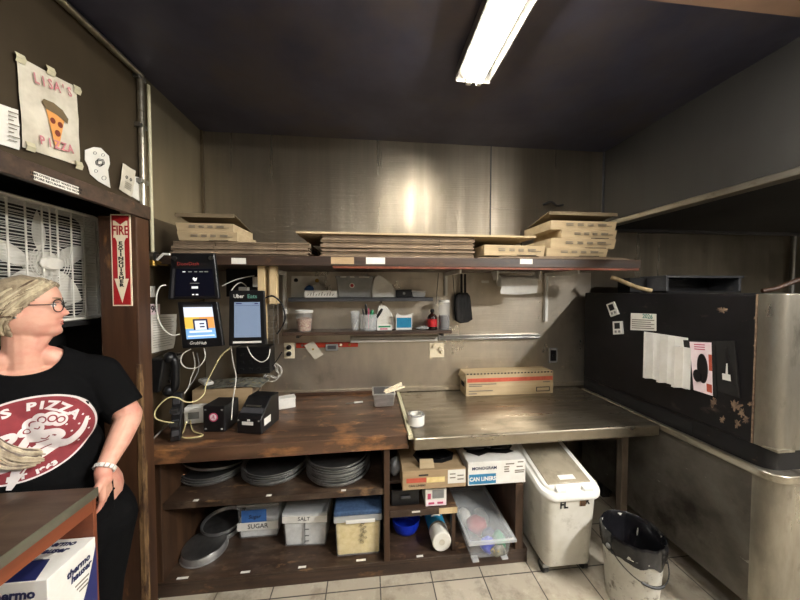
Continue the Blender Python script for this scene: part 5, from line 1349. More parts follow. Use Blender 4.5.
# clear storage tote
z_l = .245
a_, b_, cc, dd = at(462, 494, z=z_l), at(496, 491, z=z_l), at(521, 545, z=z_l), at(471, 548, z=z_l)
yf, yb_ = 1.635, 2.10
xl0, xr0 = dd.x, cc.x
t = T('storage_tote', 'clear lidded storage tote full of oddments on the cabinet deck', 'tote', ((xl0 + xr0) / 2, yf, .0905), .0)
hw = (xr0 - xl0) / 2; D_ = yb_ - yf; hh = z_l - .0905
def vtaper(x0, x1, y0, y1, za, zb, k): return MB().taper(x0, x1, y0, y1, za, zb, k)
vtaper(-hw * .9, hw * .9, .015, D_, .012, hh - .012, .016).build('body', 'clear', t, bevel=.012, seg=3)
rc = lambda k, z_: [V(-hw + k, -.012 + k, z_), V(hw - k, -.012 + k, z_), V(hw - k, D_ + .012 - k, z_), V(-hw + k, D_ + .012 - k, z_)]
MB().ring_loft([rc(0, hh - .024), rc(0, hh - .006), rc(.016, hh - .006), rc(.016, hh - .024)], closed=True).build('rim', 'clear_frost', t, bevel=.003)
MB().taper(-hw * .9, hw * .9, .0, D_, hh - .008, hh, -.008).build('lid', 'clear', t, bevel=.004)
for u in (-.62, .62): MB().box(u * hw - .02, u * hw + .02, .02, .06, 0, .012).build('foot', 'clear_frost', t, bevel=.003)
tote = t
for nm, lab, u, yy, sz, mt in (('pouch', 'red and white pouch seen through the lid of the clear tote', -.10, .22, (.085, .075, .05), 'red'), ('cloth', 'dark blue bundle inside the clear tote', .25, .13, (.06, .05, .045), 'ink_navy'),
                               ('bag', 'bright blue bag near the front of the clear tote', .0, .07, (.06, .04, .045), 'blue'), ('packet', 'pale green packet at the front right inside the clear tote', .55, .09, (.05, .06, .05), 'green'),
                               ('packet', 'pale packet against the front of the clear tote', .35, .035, (.06, .018, .035), 'magazine'), ('towel', 'white folded towel at the back left inside the clear tote', -.45, .30, (.055, .085, .045), 'paper'),
                               ('paper_bundle', 'grey paper bundle at the back right inside the clear tote', .4, .32, (.055, .09, .03), 'paper_aged')):
    loc = tote.location + V(u * hw, yy, .0145)
    mb = MB().sphere((0, 0, sz[2]), 1, 14, (sz[0] * .8, sz[1] * .8, sz[2]))
    for v in mb.bm.verts: v.co += V(noise.noise(v.co * 30 + loc), noise.noise(v.co * 28), noise.noise(v.co * 33)) * .009; v.co.z = max(0, v.co.z)
    bmesh.ops.translate(mb.bm, verts=mb.bm.verts, vec=loc)
    one(nm, mb, mt, lab, nm.replace('_', ' '), smooth=True)

# ---- flour bin on castors
fx0, fx1, fy0, fy1 = 1.000, 1.352, 1.575, 2.03
zb0, zf, zbk = .065, .535, .655
t = T('flour_bin', 'white wheeled flour bin with a smoky slanted lid under the steel table', 'bin', ((fx0 + fx1) / 2, fy0, 0))
hw = (fx1 - fx0) / 2; D_ = fy1 - fy0
k = .028
sl = (zbk - zf) / D_
fz = lambda y_: zf + sl * y_
def slab(x0, x1, y0, y1, dz0, dz1): return MB().hexa([V(x0, y0, fz(y0) + dz0), V(x1, y0, fz(y0) + dz0), V(x1, y1, fz(y1) + dz0), V(x0, y1, fz(y1) + dz0), V(x0, y0, fz(y0) + dz1), V(x1, y0, fz(y0) + dz1), V(x1, y1, fz(y1) + dz1), V(x0, y1, fz(y1) + dz1)])
def plan(x0, x1, y0, y1, r, dz, n=8):
    pts = [(x1, y1), (x0, y1)]
    pts += [(x0 + r - r * math.cos(PI / 2 * i / n), y0 + r - r * math.sin(PI / 2 * i / n)) for i in range(n + 1)]
    pts += [(x1 - r + r * math.sin(PI / 2 * i / n), y0 + r - r * math.cos(PI / 2 * i / n)) for i in range(n + 1)]
    return [V(x_, y_, fz(y_) + dz) for x_, y_ in pts]
pb = lambda k_, y_, r_, z_: [V(p.x, p.y, z_) for p in plan(-hw + k_, hw - k_, y_, D_ - k_, r_, 0)]
MB().ring_loft([pb(.036, .035, .04, zb0), pb(.028, .025, .05, zb0 + .012), [V(p.x, p.y, p.z) for p in plan(-hw + .008, hw - .008, .0, D_, .06, -.03)]]).build('body', 'white_dirty', t, smooth=True)
MB().ring_loft([plan(-hw - .008, hw + .008, -.018, D_, .075, -.036), plan(-hw - .013, hw + .013, -.023, D_, .078, -.026), plan(-hw - .013, hw + .013, -.023, D_, .078, -.012), plan(-hw - .006, hw + .006, -.016, D_, .072, 0)]).build('rim', 'white', t, smooth=True)
MB().ring_loft([plan(-hw + .016, hw - .016, .012, D_ - .03, .05, -.002), plan(-hw + .020, hw - .020, .016, D_ - .03, .05, .014), plan(-hw + .030, hw - .030, .026, D_ - .03, .045, .018)]).build('lid_frame', 'white', t, smooth=True)
slab(-hw + .04, hw - .04, .035, D_ - .04, .014, .024).build('lid', 'lid_tan', t, bevel=.012, seg=3, smooth=True)
slab(-.045, .055, .055, .085, .0245, .0258).build('lid_label', 'paper', t)
for u in (-.42, .52): slab(u * hw - .03, u * hw + .03, -.006, .03, .0, .02).build('hinge', 'white', t, bevel=.004)
text('FL', .062, 'ink', t, V(-hw * .32, .0, zf - .075), (PI / 2 + .05, 0, 0), sx=.85, bold=.0022, name='lettering')
text('R', .055, 'ink', t, V(hw * .50, .0, zf - .062), (PI / 2 + .05, 0, 0), sx=.85, bold=.0022)
MB().box(hw * .24, hw * .44, -.0015, .004, zf - .088, zf - .042).build('worn_label', 'wood_edge', t)
for (u, yy) in ((-.72, .07), (.72, .07), (-.72, D_ - .08), (.72, D_ - .08)):
    f_ = MB().box(u * hw - .022, u * hw + .022, yy - .02, yy + .02, .045, zb0 + .004).build('castor', 'steel', t, bevel=.004)
    MB().cone(V(u * hw - .016, yy + .012, .034), V(u * hw + .016, yy + .012, .034), .034, n=24).build('wheel', 'black', f_, smooth=True, bevel=.004)

# ---- rubbish bucket with black liner
bx, by = 1.432, 1.450
t = T('rubbish_bucket', 'stained white bucket with a black bin liner beside the oven', 'bucket', (bx, by, 0))
RT_, RB_, hb = .140, .115, .385
MB().lathe([(RB_ * .97, 0), (RB_, .006), (RB_ + (RT_ - RB_) * .8, hb * .8), (RT_ * 1.0, hb * .815), (RT_ * 1.03, hb * .83), (RT_ * 1.03, hb * .89), (RT_, hb * .9), (RT_, hb), (RT_ * .96, hb), (RB_ * .95, .01), (.002, .008)], n=44).build('body', 'bucket', t, smooth=True)
mb = MB(); n = 72; rings = []
for r0, z_, amp in ((RT_ * 1.035, hb * .80, .006), (RT_ * 1.06, hb * .90, .006), (RT_ * 1.06, hb * .99, .004), (RT_ * 1.01, hb * 1.03, .004), (RT_ * .95, hb * 1.0, .004), (RT_ * .87, hb * .78, .012), (RT_ * .76, hb * .52, .016), (RT_ * .5, hb * .32, .012), (.01, hb * .27, 0)):
    ring = []
    for i in range(n):
        a_ = 2 * PI * i / n
        rr_ = r0 + amp * noise.noise(V(math.cos(a_) * 6, math.sin(a_) * 6, z_ * 9)) * 1.2
        dz = (.018 * noise.noise(V(math.cos(a_) * 3 + 7, math.sin(a_) * 3, 1)) - .012) if z_ == hb * .80 else .006 * noise.noise(V(math.cos(a_) * 4, math.sin(a_) * 4, 9))
        ring.append(V(rr_ * math.cos(a_), rr_ * math.sin(a_), z_ + dz))
    rings.append(ring)
mb.ring_loft(rings, cap0=False).build('bin_liner', 'black_bag', t, smooth=True)
pts = [V(RT_ * 1.05 * math.cos(a_), RT_ * 1.05 * math.sin(a_) - .012 * math.sin((a_ - PI * 1.02) / (PI * .93) * PI), hb * .84 - .10 * math.sin((a_ - PI * 1.02) / (PI * .93) * PI)) for a_ in [PI * 1.02 + PI * .93 * i / 24 for i in range(25)]]
MB().tube(pts, .0028, 8).build('wire_handle', 'black_matt', t, smooth=True)
MB().tube(pts[8:15], .007, 10).build('grip', 'black', t, smooth=True)
for i in (0, -1): MB().sphere(pts[i], .013, 12).build('handle_lug', 'grey', t, smooth=True)

# ================================================================== OVEN
XO, Y0, Y1, ZO = 1.82, 1.09, 2.34, 1.6855
t = T('pizza_oven', 'big black and steel deck pizza oven filling the right side', 'oven', (2.2, 1.6, 0))
xr = 2.95
def rounded(x0, x1, y0, y1, r, z0, z1, n=10):
    """block whose left front corner is rounded"""
    o_ = [V(x1, y1, 0), V(x0, y1, 0)] + [V(x0 + r - r * math.cos(PI / 2 * i / n), y0 + r - r * math.sin(PI / 2 * i / n), 0) for i in range(n + 1)] + [V(x1, y0, 0)]
    return MB().prism([p + V(0, 0, z0) for p in o_], V(0, 0, z1 - z0))
yfr = 1.213
ycf = 1.135
MB().box(XO, xr, yfr, Y1, .972, ZO).build('side_panel', 'oven_black', t, bevel=.006, w=True)
rounded(XO - .004, xr, ycf, yfr - .002, .058, 1.002 - .028, ZO + .002).build('front_corner', 'steel_oven', t, w=True, smooth=True, bevel=.003)
MB().box(XO - .003, XO + .002, yfr - .001, yfr + .007, .974, ZO).build('corner_strip', 'rust', t, w=True)
rounded(XO + .004, xr, ycf + .02, Y1, .058, .873, .972).build('lower_band', 'oven_black', t, w=True, smooth=True)
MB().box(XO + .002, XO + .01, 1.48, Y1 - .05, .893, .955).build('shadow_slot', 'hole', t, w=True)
rounded(XO - .022, xr, ycf - .028, Y1, .075, .835, .873).build('steel_rim', 'rail', t, bevel=.006, w=True, smooth=True)
rounded(XO, xr, ycf - .005, Y1, .065, .185, .835).build('base', 'oven_base', t, w=True, smooth=True)
rounded(XO - .0025, xr, ycf - .009, yfr - .002, .066, .180, .833).build('base_corner', 'steel_oven', t, w=True, smooth=True)
for (lx, ly) in ((XO + .12, ycf + .12), (XO + .12, Y1 - .1), (xr - .1, ycf + .12), (xr - .1, Y1 - .1)):
    MB().box(lx - .03, lx + .03, ly - .03, ly + .03, 0, .185).build('leg', 'black_matt', t, w=True)
MB().box(XO + .15, xr - .1, ycf - .008, ycf + .0, 1.05, 1.62).build('front_frame', 'steel_oven', t, bevel=.004, w=True)
MB().box(XO + .24, xr - .16, ycf - .03, ycf - .012, 1.12, 1.50).build('door', 'steel_oven', t, bevel=.006, w=True)
MB().tube([V(XO + .3, ycf - .035, 1.46), V(XO + .3, ycf - .08, 1.46), V(xr - .3, ycf - .08, 1.46), V(xr - .3, ycf - .035, 1.46)], .012, 10).build('door_handle', 'steel', t, smooth=True, w=True)
MB().box(XO - .002, XO + .09, ycf - .010, ycf + .05, .972, .984).build('corner_lip', 'rail', t, bevel=.003, w=True)
# rust patches with an outline of their own
rnd = random.Random(5)
for (px, py, r) in ((714, 402, 6), (735, 406, 9), (742, 412, 7), (746, 420, 6), (722, 420, 5), (737, 424, 5), (712, 405, 4), (750, 404, 4), (722, 310.5, 10), (755, 318, 2.2), (755, 345, 2), (755, 380, 2.2), (755.5, 398, 2.4)):
    pl_ = []
    for i in range(60):
        a_ = 2 * PI * i / 60; rr_ = r * (.5 + .45 * noise.noise(V(math.cos(a_) * 1.6, math.sin(a_) * 1.6, px * .37 + py)) + .5 * noise.noise(V(math.cos(a_) * 5, math.sin(a_) * 5, px * .7)))
        pl_.append(at(px + rr_ * .9 * math.cos(a_), py + rr_ * math.sin(a_) * (.5 if py < 315 else 1), x=XO - .0006))
    MB().prism(pl_, V(.0012, 0, 0)).build('rust_patch', 'rust', t, w=True)
xo = XO - .0012
def osheet(name, label, cat, px4, mat, th=.0015):
    c4 = [at(a_, b_, x=xo) for a_, b_ in px4]
    cy_ = sum(q.y for q in c4) / 4
    tt = T(name, label, cat, (xo, cy_, min(q.z for q in c4)))
    MB().prism(c4, V(-th, 0, 0)).build('sheet', mat, tt, w=True, bevel=.0006)
    return tt, c4
def oq(c4, u0, v0, u1, v1, mat, nm, tt, lift=.0018, th=.0006):
    f = lambda u, v: c4[0].lerp(c4[1], u).lerp(c4[3].lerp(c4[2], u), v) + V(-lift, 0, 0)
    return MB().prism([f(u0, v0), f(u1, v0), f(u1, v1), f(u0, v1)], V(-th, 0, 0)).build(nm, mat, tt, w=True)
for lab, px4 in (('small white magnetic timer tilted on the oven side, upper of two', [(607.5, 304.5), (615, 301.5), (620, 314), (612, 317)]), ('small white magnetic timer hanging straight, lower of two', [(614, 321.5), (623, 321), (624, 334), (614.5, 334.5)])):
    tt, c4 = osheet('oven_timer', lab, 'timer', px4, 'white', .012)
    oq(c4, .2, .12, .8, .58, 'ink', 'display', tt, .0125)
    for u in (.2, .58): oq(c4, u, .70, u + .22, .88, 'grey', 'button', tt, .0125)
tt, c4 = osheet('calendar_card', 'white 2026 card stuck on the black oven side', 'card', [(631, 313), (656.5, 314), (656.5, 331), (630.5, 330)], 'paper')
me = text_mesh('2026', .040, .0003, .9, 0, .0012)
ctr = c4[0].lerp(c4[1], .68).lerp(c4[3].lerp(c4[2], .68), .17) + V(-.0022, 0, 0)
me.transform(world(tt).inverted() @ Matrix.Translation(ctr) @ Euler(OVENW).to_matrix().to_4x4()); me.materials.clear(); me.materials.append(m_['green_text'])
o = bpy.data.objects.new('lettering', me); COL.objects.link(o); o.parent = tt
for i in range(5):
    oq(c4, .06, .36 + i * .12, .93 - .12 * (i % 2), .41 + i * .12, 'ink_grey', 'print_line', tt)
# white tiered file rack
f4 = [(644.5, 331.5), (688.5, 332), (687.5, 381), (647, 377)]
c4 = [at(a_, b_, x=xo) for a_, b_ in f4]
yA, yB_ = c4[0].y, c4[1].y
zT_, zB_ = c4[0].z, min(c4[2].z, c4[3].z)
tt = T('file_rack', 'white plastic file rack with three pockets on the oven side', 'file rack', (xo, (yA + yB_) / 2, zB_))
MB().box(xo - .004, xo, yB_, yA, zB_, zT_).build('back_plate', 'white', tt, bevel=.001, w=True)
wd = (yA - yB_)
for k in range(3):
    ya_ = yA - wd * (k / 3.0) - .045; yb2 = ya_ - wd * .25
    MB().prism([V(xo - .004, ya_, zB_ + .004), V(xo - .055, ya_ - .004, zB_ + .004), V(xo - .055, ya_ - .022, zB_ + .004), V(xo - .010, ya_ - .03, zB_ + .004), V(xo - .008, yb2, zB_ + .004), V(xo - .004, yb2, zB_ + .004)], V(0, 0, (zT_ - zB_) * (.98 if k < 2 else .80))).build('pocket', 'white', tt, bevel=.002, w=True)
# sign with a pink card on a black board, and the black board right of it
tt, c4 = osheet('mounted_sign', 'black board with a pink card and black oval on the oven side', 'sign', [(684, 340), (716, 341), (717, 397), (689, 388)], 'black_matt', .006)
oq(c4, .22, .03, .90, 1.0, 'pink', 'pink_card', tt, .0065)
oq(c4, .80, .25, .90, .55, 'red_print', 'red_edge', tt, .0068); oq(c4, .70, .80, .88, .95, 'red_print', 'red_edge', tt, .0068)
f = lambda u, v, l: c4[0].lerp(c4[1], u).lerp(c4[3].lerp(c4[2], u), v) + V(-l, 0, 0)
MB().prism([f(.60 + .17 * math.cos(i * PI / 12), .53 + .28 * math.sin(i * PI / 12), .0072) for i in range(24)], V(-.004, 0, 0)).build('black_oval', 'black', tt, w=True)
MB().prism([f(.42 + .13 * math.cos(i * PI / 9), .69 + .12 * math.sin(i * PI / 9), .0074) for i in range(18)], V(-.008, 0, 0)).build('black_knob', 'black', tt, w=True)
for i in range(3): oq(c4, .36, .07 + .045 * i, .70, .09 + .045 * i, 'pink_print', 'print_line', tt, .0068)
tt, c4 = osheet('mounted_sign', 'dark board with a black and white picture nearest the steel corner of the oven', 'sign', [(717, 341), (736, 341), (741, 398), (719, 391)], 'black_matt', .008)
MB().prism([f(u, v, .0085) for u, v in ((.42, .12), (.62, .10), (.66, .3), (.85, .55), (.86, .78), (.3, .74), (.36, .5), (.5, .34))], V(-.001, 0, 0)).build('black_shape', 'black', tt, w=True)
oq(c4, .28, .62, .68, .74, 'white', 'white_shape', tt, .0098)
MB().prism([f(u, v, .0098) for u, v in ((.45, .62), (.52, .42), (.58, .42), (.56, .62))], V(-.001, 0, 0)).build('white_shape', 'white', tt, w=True)
# on top of the oven
zo = ZO + .003
q0, q1 = at(666, 293, y=1.95), at(741, 293, y=1.95)
zt_ = at(700, 275.5, y=1.95).z
tt = T('black_tray', 'open black metal tray standing on top of the oven', 'tray', ((q0.x + q1.x) / 2, 1.95, zo))
hw = (q1.x - q0.x) / 2; h_ = zt_ - zo
MB().box(-hw, hw, .2, .21, 0, h_).build('back', 'black', tt, w=False)
MB().box(-hw, -hw + .02, 0, .2, 0, h_).build('side', 'grey_dark', tt, bevel=.002); MB().box(hw - .02, hw, 0, .2, 0, h_).build('side', 'grey_dark', tt, bevel=.002)
MB().box(-hw - .004, hw + .02, -.003, .21, h_ - .018, h_).build('top_rail', 'grey_dark', tt, bevel=.003)
MB().box(-hw, hw, 0, .2, 0, .012).build('bottom', 'black', tt)
one('pizza_peel', MB().tube(smooth_path([at(611, 277.5, y=2.12), at(617, 279, y=2.10), at(636, 287, y=2.04), V(at(652, 294, y=1.98).x, 1.98, zo + .012)]), .016, 10), 'wood_raw', 'wooden peel handle resting on the oven, left of the black tray', 'peel handle', smooth=True)
one('pizza_peel', MB().tube([V(at(762, 294, y=1.75).x, 1.75, zo + .012), at(776, 288.5, y=1.72), at(806, 277, y=1.66)], .015, 10), 'wood_post', 'dark wooden peel handle above the steel corner of the oven', 'peel handle', smooth=True)
x0, x1, _, zt_ = px_box(630, 278, 664, 293, 2.1)
one('steel_box', MB().box(x0, x1, 2.1, 2.22, zo, zt_), 'black_matt', 'black box on the oven behind the left peel handle', 'box', bevel=.006)

# ================================================================== DESK IN THE FOREGROUND
ZD = 1.05
cb_ = at(97, 487, z=ZD)
xd, yd = cb_.x, cb_.y
t = T('counter_desk', 'dark topped reddish wooden desk in the left foreground', 'desk', (xd - .35, yd - .5, 0))
MB().box(xd - .49, xd, .25, yd, ZD - .028, ZD).build('top', 'laminate', t, bevel=.002, w=True)
MB().box(xd, xd + .004, .25, yd + .0, ZD - .029, ZD + .0005).build('edge_band', 'laminate_edge', t, w=True)
MB().box(xd - .022, xd - .002, .27, yd - .014, ZD - .075, ZD - .028).build('side_rail', 'wood_red', t, bevel=.002, w=True)
MB().box(xd - .48, xd - .002, yd - .014, yd - .001, 0, ZD - .028).build('back_panel', 'wood_red', t, bevel=.002, w=True)
for (lx, ly) in ((xd - .052, .27), (xd - .48, .27)):
    MB().box(lx, lx + .045, ly, ly + .045, 0, ZD - .028).build('leg', 'wood_red', t, bevel=.003, w=True)
MB().box(xd - .48, xd - .003, .27, yd - .014, .555, .575).build('lower_shelf', 'wood_red', t, bevel=.002, w=True)
# carton on the desk's shelf; its label faces the aisle
zc0 = .5765
y0c, y1c = at(47, 583, x=xd + .004).y, yd - .016
zc1 = at(97, 535, x=xd + .004).z
h_ = zc1 - zc0; lp = y1c - y0c; xf_ = xd - .40; xr_ = xd + .004
t = T('napkin_carton', 'white and navy open carton on the shelf of the wooden desk', 'carton', (xd - .2, (y0c + y1c) / 2, zc0))
MB().box(xf_, xr_, y0c, y1c, zc0, zc1).build('carton', 'white', t, bevel=.002, w=True)
xx = xr_ + .0004
pl_ = [V(xx, y0c + lp * (.35 + .65 * i / 12), zc0 + h_ * (.30 + .62 * (i / 12) ** 1.9)) for i in range(13)]
pl_ += [V(xx, y1c, zc0 + h_ * .30)]
MB().prism(pl_, V(.0006, 0, 0)).build('navy_sweep', 'navy', t, w=True)
MB().prism([V(xf_ + .01, y0c + .002, zc1), V(xr_ - .03, y0c + .002, zc1), V(xr_ - .06, y0c + lp * .48, zc1), V(xf_ + .01, y0c + lp * .40, zc1)], V(0, 0, .0012)).build('navy_top', 'navy', t, w=True)
MB().grid(lambda u, v: V(xr_ - .20 + .14 * u, y0c + lp * (.38 + .20 * v), zc1 + .003 + .018 * (1 - v) * (.6 + .5 * noise.noise(V(u * 5, 2, 0)))), 12, 4, V(0, 0, .001)).build('torn_flap', 'white', t, w=True)
for (body, k) in (('thermo', 0), ('hauser', 1)):
    text(body, .030, 'ink_navy', t, V(xx + .0012, y0c + lp * (.60 + .05 * k), zc0 + h_ * (.86 - .075 * k)), LEFTW, w=True, bold=.001, shear=.15, sx=.80)
    text(body, .038, 'ink_navy', t, V(xr_ - .088 + .01 * k, y0c - .0012, zc1 - .036 - .032 * k), FRONT, w=True, bold=.0014, shear=.12, sx=1.0)
    text(body, .028, 'ink_navy', t, V(xr_ - .085 + .004 * k, y0c + lp * (.86 - .17 * k), zc1 + .0006), (0, 0, 0), w=True, bold=.001, shear=.15, sx=1.1)
for i, (u, v, ln) in enumerate(((.52, .68, .30), (.55, .64, .24), (.60, .60, .20), (.10, .55, .22), (.10, .51, .18), (.10, .47, .2))):
    MB().box(xx, xx + .0006, y0c + lp * u, y0c + lp * (u + ln), zc0 + h_ * v, zc0 + h_ * (v + .015)).build('print_line', 'ink_grey' if i < 3 else 'blue_print', t, w=True)

# ================================================================== THE PERSON
PB, PH = V(-1.27, 1.24, 0), math.radians(42)
P = T('person', 'person with blonde hair and glasses in a black printed T-shirt looking right', 'person', PB, PH)
HC = V(0.0, .015, 1.640)                          # middle of the head
HT = math.radians(82)                             # head turned to the person's left
def interp(tab, z):
    for (a, va), (b, vb) in zip(tab, tab[1:]):
        if a >= z >= b:
            i = tab.index((a, va)); t_ = (a - z) / (a - b); h = b - a
            pa = tab[max(i - 1, 0)]; pb = tab[min(i + 2, len(tab) - 1)]
            m0 = (vb - pa[1]) / (b - pa[0]) * h; m1 = (pb[1] - va) / (pb[0] - a) * h
            return (2 * t_ ** 3 - 3 * t_ ** 2 + 1) * va + (t_ ** 3 - 2 * t_ ** 2 + t_) * m0 + (-2 * t_ ** 3 + 3 * t_ ** 2) * vb + (t_ ** 3 - t_ ** 2) * m1
    return tab[-1][1] if z < tab[-1][0] else tab[0][1]
FRT = [(.113, .0), (.108, .030), (.095, .060), (.075, .080), (.055, .0885), (.035, .0925), (.018, .0925), (.004, .0865), (-.012, .0870), (-.03, .0885), (-.045, .0885), (-.056, .087), (-.066, .0885), (-.076, .0855), (-.085, .0835), (-.097, .0875), (-.108, .0845), (-.118, .070), (-.126, .045), (-.130, .0)]
BCK = [(.113, .0), (.108, .035), (.095, .062), (.075, .083), (.05, .096), (.025, .101), (0, .099), (-.03, .089), (-.06, .072), (-.09, .052), (-.11, .035), (-.13, .0)]
WID = [(.113, .0), (.108, .030), (.095, .049), (.075, .064), (.05, .0735), (.025, .0765), (0, .0750), (-.03, .0735), (-.055, .070), (-.08, .062), (-.1, .050), (-.116, .034), (-.126, .018), (-.13, .0)]
NOSE = [(.02, 0), (.006, .003), (-.006, .009), (-.020, .0155), (-.030, .0210), (-.037, .0195), (-.044, .009), (-.049, .0), (-.13, 0)]
def head_point(th, z, off=0.0):
    """th 0 = straight ahead of the face"""
    c, s = math.cos(th), math.sin(th)
    f, b, w_ = interp(FRT, z) + off, interp(BCK, z) + off, interp(WID, z) + off
    e = 2.35
    k = f if c >= 0 else b
    k, w_ = max(k, 1e-4), max(w_, 1e-4)
    r = (abs(c / k) ** e + abs(s / w_) ** e) ** (-1 / e)
    fw, sd = r * c, r * s
    if c > 0 and off == 0:
        sig = .0105 + .007 * max(0, min(1, (.01 - z) / .04))
        fw += interp(NOSE, z) * math.exp(-(sd / sig) ** 2) * (1 if abs(sd) < .04 else 0)
        for q in (-1, 1):                           # eye sockets, cheeks
            fw -= .0085 * math.exp(-((sd - q * .032) / .016) ** 2 - ((z - .004) / .013) ** 2)
            fw += .004 * math.exp(-((sd - q * .036) / .02) ** 2 - ((z + .034) / .02) ** 2)
        fw += .0035 * math.exp(-(sd / .020) ** 2) * (math.exp(-((z + .0625) / .005) ** 2) + math.exp(-((z + .0735) / .0055) ** 2))
        fw -= .0025 * math.exp(-(sd / .022) ** 2 - ((z + .068) / .0028) ** 2)
    return V(sd, -fw, z)                            # head frame: -y is ahead
HM = Matrix.Translation(HC) @ Matrix.Rotation(HT, 4, 'Z') @ Matrix.Rotation(-.05, 4, 'X')
def caps(mb, p0, p1, r0, r1, n=18):
    p0, p1 = V(p0), V(p1)
    mb.cone(p0, p1, r0, r1, n); mb.sphere(p0, r0, n); mb.sphere(p1, r1, n)
def limb(mb, pts):
    for (a, ra), (b, rb) in zip(pts, pts[1:]): caps(mb, a, b, ra, rb)
def ell(mb, c, r, n=24): mb.sphere(c, 1, n, r)
def torso(mb, g=0.0):
    ell(mb, (0, .015, 1.24), (.185 + g, .125 + g, .175 + g))
    ell(mb, (.0, -.02, 1.05), (.19 + g, .15 + g, .20 + g))
    ell(mb, (.03, .0, .86), (.225 + g, .165 + g, .18 + g))
    for q in (-1, 1): ell(mb, (q * .082, -.085, 1.20), (.085 + g, .075 + g, .085 + g))
    caps(mb, (-.165, .025, 1.365), (.165, .025, 1.365), .056 + g, .056 + g)
    for q in (-1, 1): caps(mb, (q * .15, .028, 1.375), (q * .05, .025, 1.445), .044 + g, .040 + g)
def hips(mb, g=0.0):
    ell(mb, (.045, .01, .74), (.235 + g, .175 + g, .20 + g))
    limb(mb, [((.155, .0, .72), .135 + g), ((.150, -.01, .45), .088 + g), ((.150, .02, .08), .055 + g)])
    limb(mb, [((-.075, .0, .72), .125 + g), ((-.09, -.01, .45), .085 + g), ((-.10, .02, .08), .055 + g)])
ARM_L = [((.185, .03, 1.345), .062), ((.272, -.035, 1.160), .047), ((.266, -.055, 1.140), .046), ((.232, -.110, 1.085), .041), ((.182, -.185, 1.015), .0265)]
ARM_R = [((-.185, .03, 1.345), .062), ((-.275, .05, 1.10), .048), ((-.262, .02, 1.04), .044), ((-.225, -.02, .90), .0275)]
def hand(mb, wrist, d, side, fwd):
    """wrist point, pointing direction d, thumb side vector, palm normal fwd; fingers half curled"""
    wrist, d, side, fwd = V(wrist), V(d).normalized(), V(side).normalized(), V(fwd).normalized()
    caps(mb, wrist, wrist + d * .03, .026, .026)
    for k, u in enumerate((.030, .010, -.010, -.028)):
        caps(mb, wrist + d * .02 + side * u * .55, wrist + d * .085 + side * u, .014, .0125, 12)
    for k, (u, L_) in enumerate(((.031, .070), (.0105, .078), (-.0105, .072), (-.030, .056))):
        p = wrist + d * .085 + side * u; q = p
        ang = .35
        for j, ln in enumerate((.46, .31, .23)):
            dd = d * math.cos(ang) + fwd * math.sin(ang) + side * (u * 1.2)
            n_ = q + dd.normalized() * L_ * ln
            caps(mb, q, n_, .0092 - .0008 * j, .0086 - .0009 * j, 10); q = n_; ang += .42
    p = wrist + d * .025 + side * .022
    q = p + (d * .55 + side * .75 + fwd * .30).normalized() * .042
    r_ = q + (d * .90 + side * .20 + fwd * .35).normalized() * .034
    s_ = r_ + (d * .95 - side * .10 + fwd * .35).normalized() * .024
    caps(mb, p, q, .015, .0115, 12); caps(mb, q, r_, .0115, .010, 12); caps(mb, r_, s_, .010, .0085, 12)
def remeshed(mb, name, mat, voxel, smooth_it=2, parent=P):
    o = mb.build(name, mat, parent)
    r = o.modifiers.new('r', 'REMESH'); r.mode = 'VOXEL'; r.voxel_size = voxel; r.use_smooth_shade = True
    s = o.modifiers.new('s', 'SMOOTH'); s.factor = .5; s.iterations = smooth_it
    baked(o)
    for p in o.data.polygons: p.use_smooth = True
    return o
mb = MB()
zs = [(.113 - .243 * (i / 84)) for i in range(85)]
NA = 120
mb.ring_loft([[HM @ head_point(2 * PI * k / NA, z) for k in range(NA)] for z in zs[1:-1]])
for q in (-1, 1):                                   # ears
    for (dy, dz, r) in ((.012, .012, .016), (.016, -.004, .014), (.010, -.022, .011)):
        mb.sphere(HM @ V(q * .0745, dy, dz), r, 12, (.55, 1, 1.1), (Matrix.Rotation(HT, 3, 'Z')))
caps(mb, (-.004, .035, 1.40), (-.004, .018, 1.555), .058, .054)
caps(mb, (0.02, .0, 1.49), (0.045, -.002, 1.535), .026, .024)     # under the jaw
torso(mb); hips(mb); limb(mb, ARM_L); limb(mb, ARM_R)
hand(mb, (.182, -.188, 1.010), (.06, -.05, -1), (-.35, -1, 0), (-1, .35, 0))
hand(mb, (-.225, -.02, .90), (.05, -.05, -1), (.3, -1, 0), (1, .2, 0))
for q in (-1, 1): ell(mb, (.15 if q > 0 else -.10, -.04, .045), (.045, .115, .042))
body = remeshed(mb, 'body', 'skin', .0042, 2)
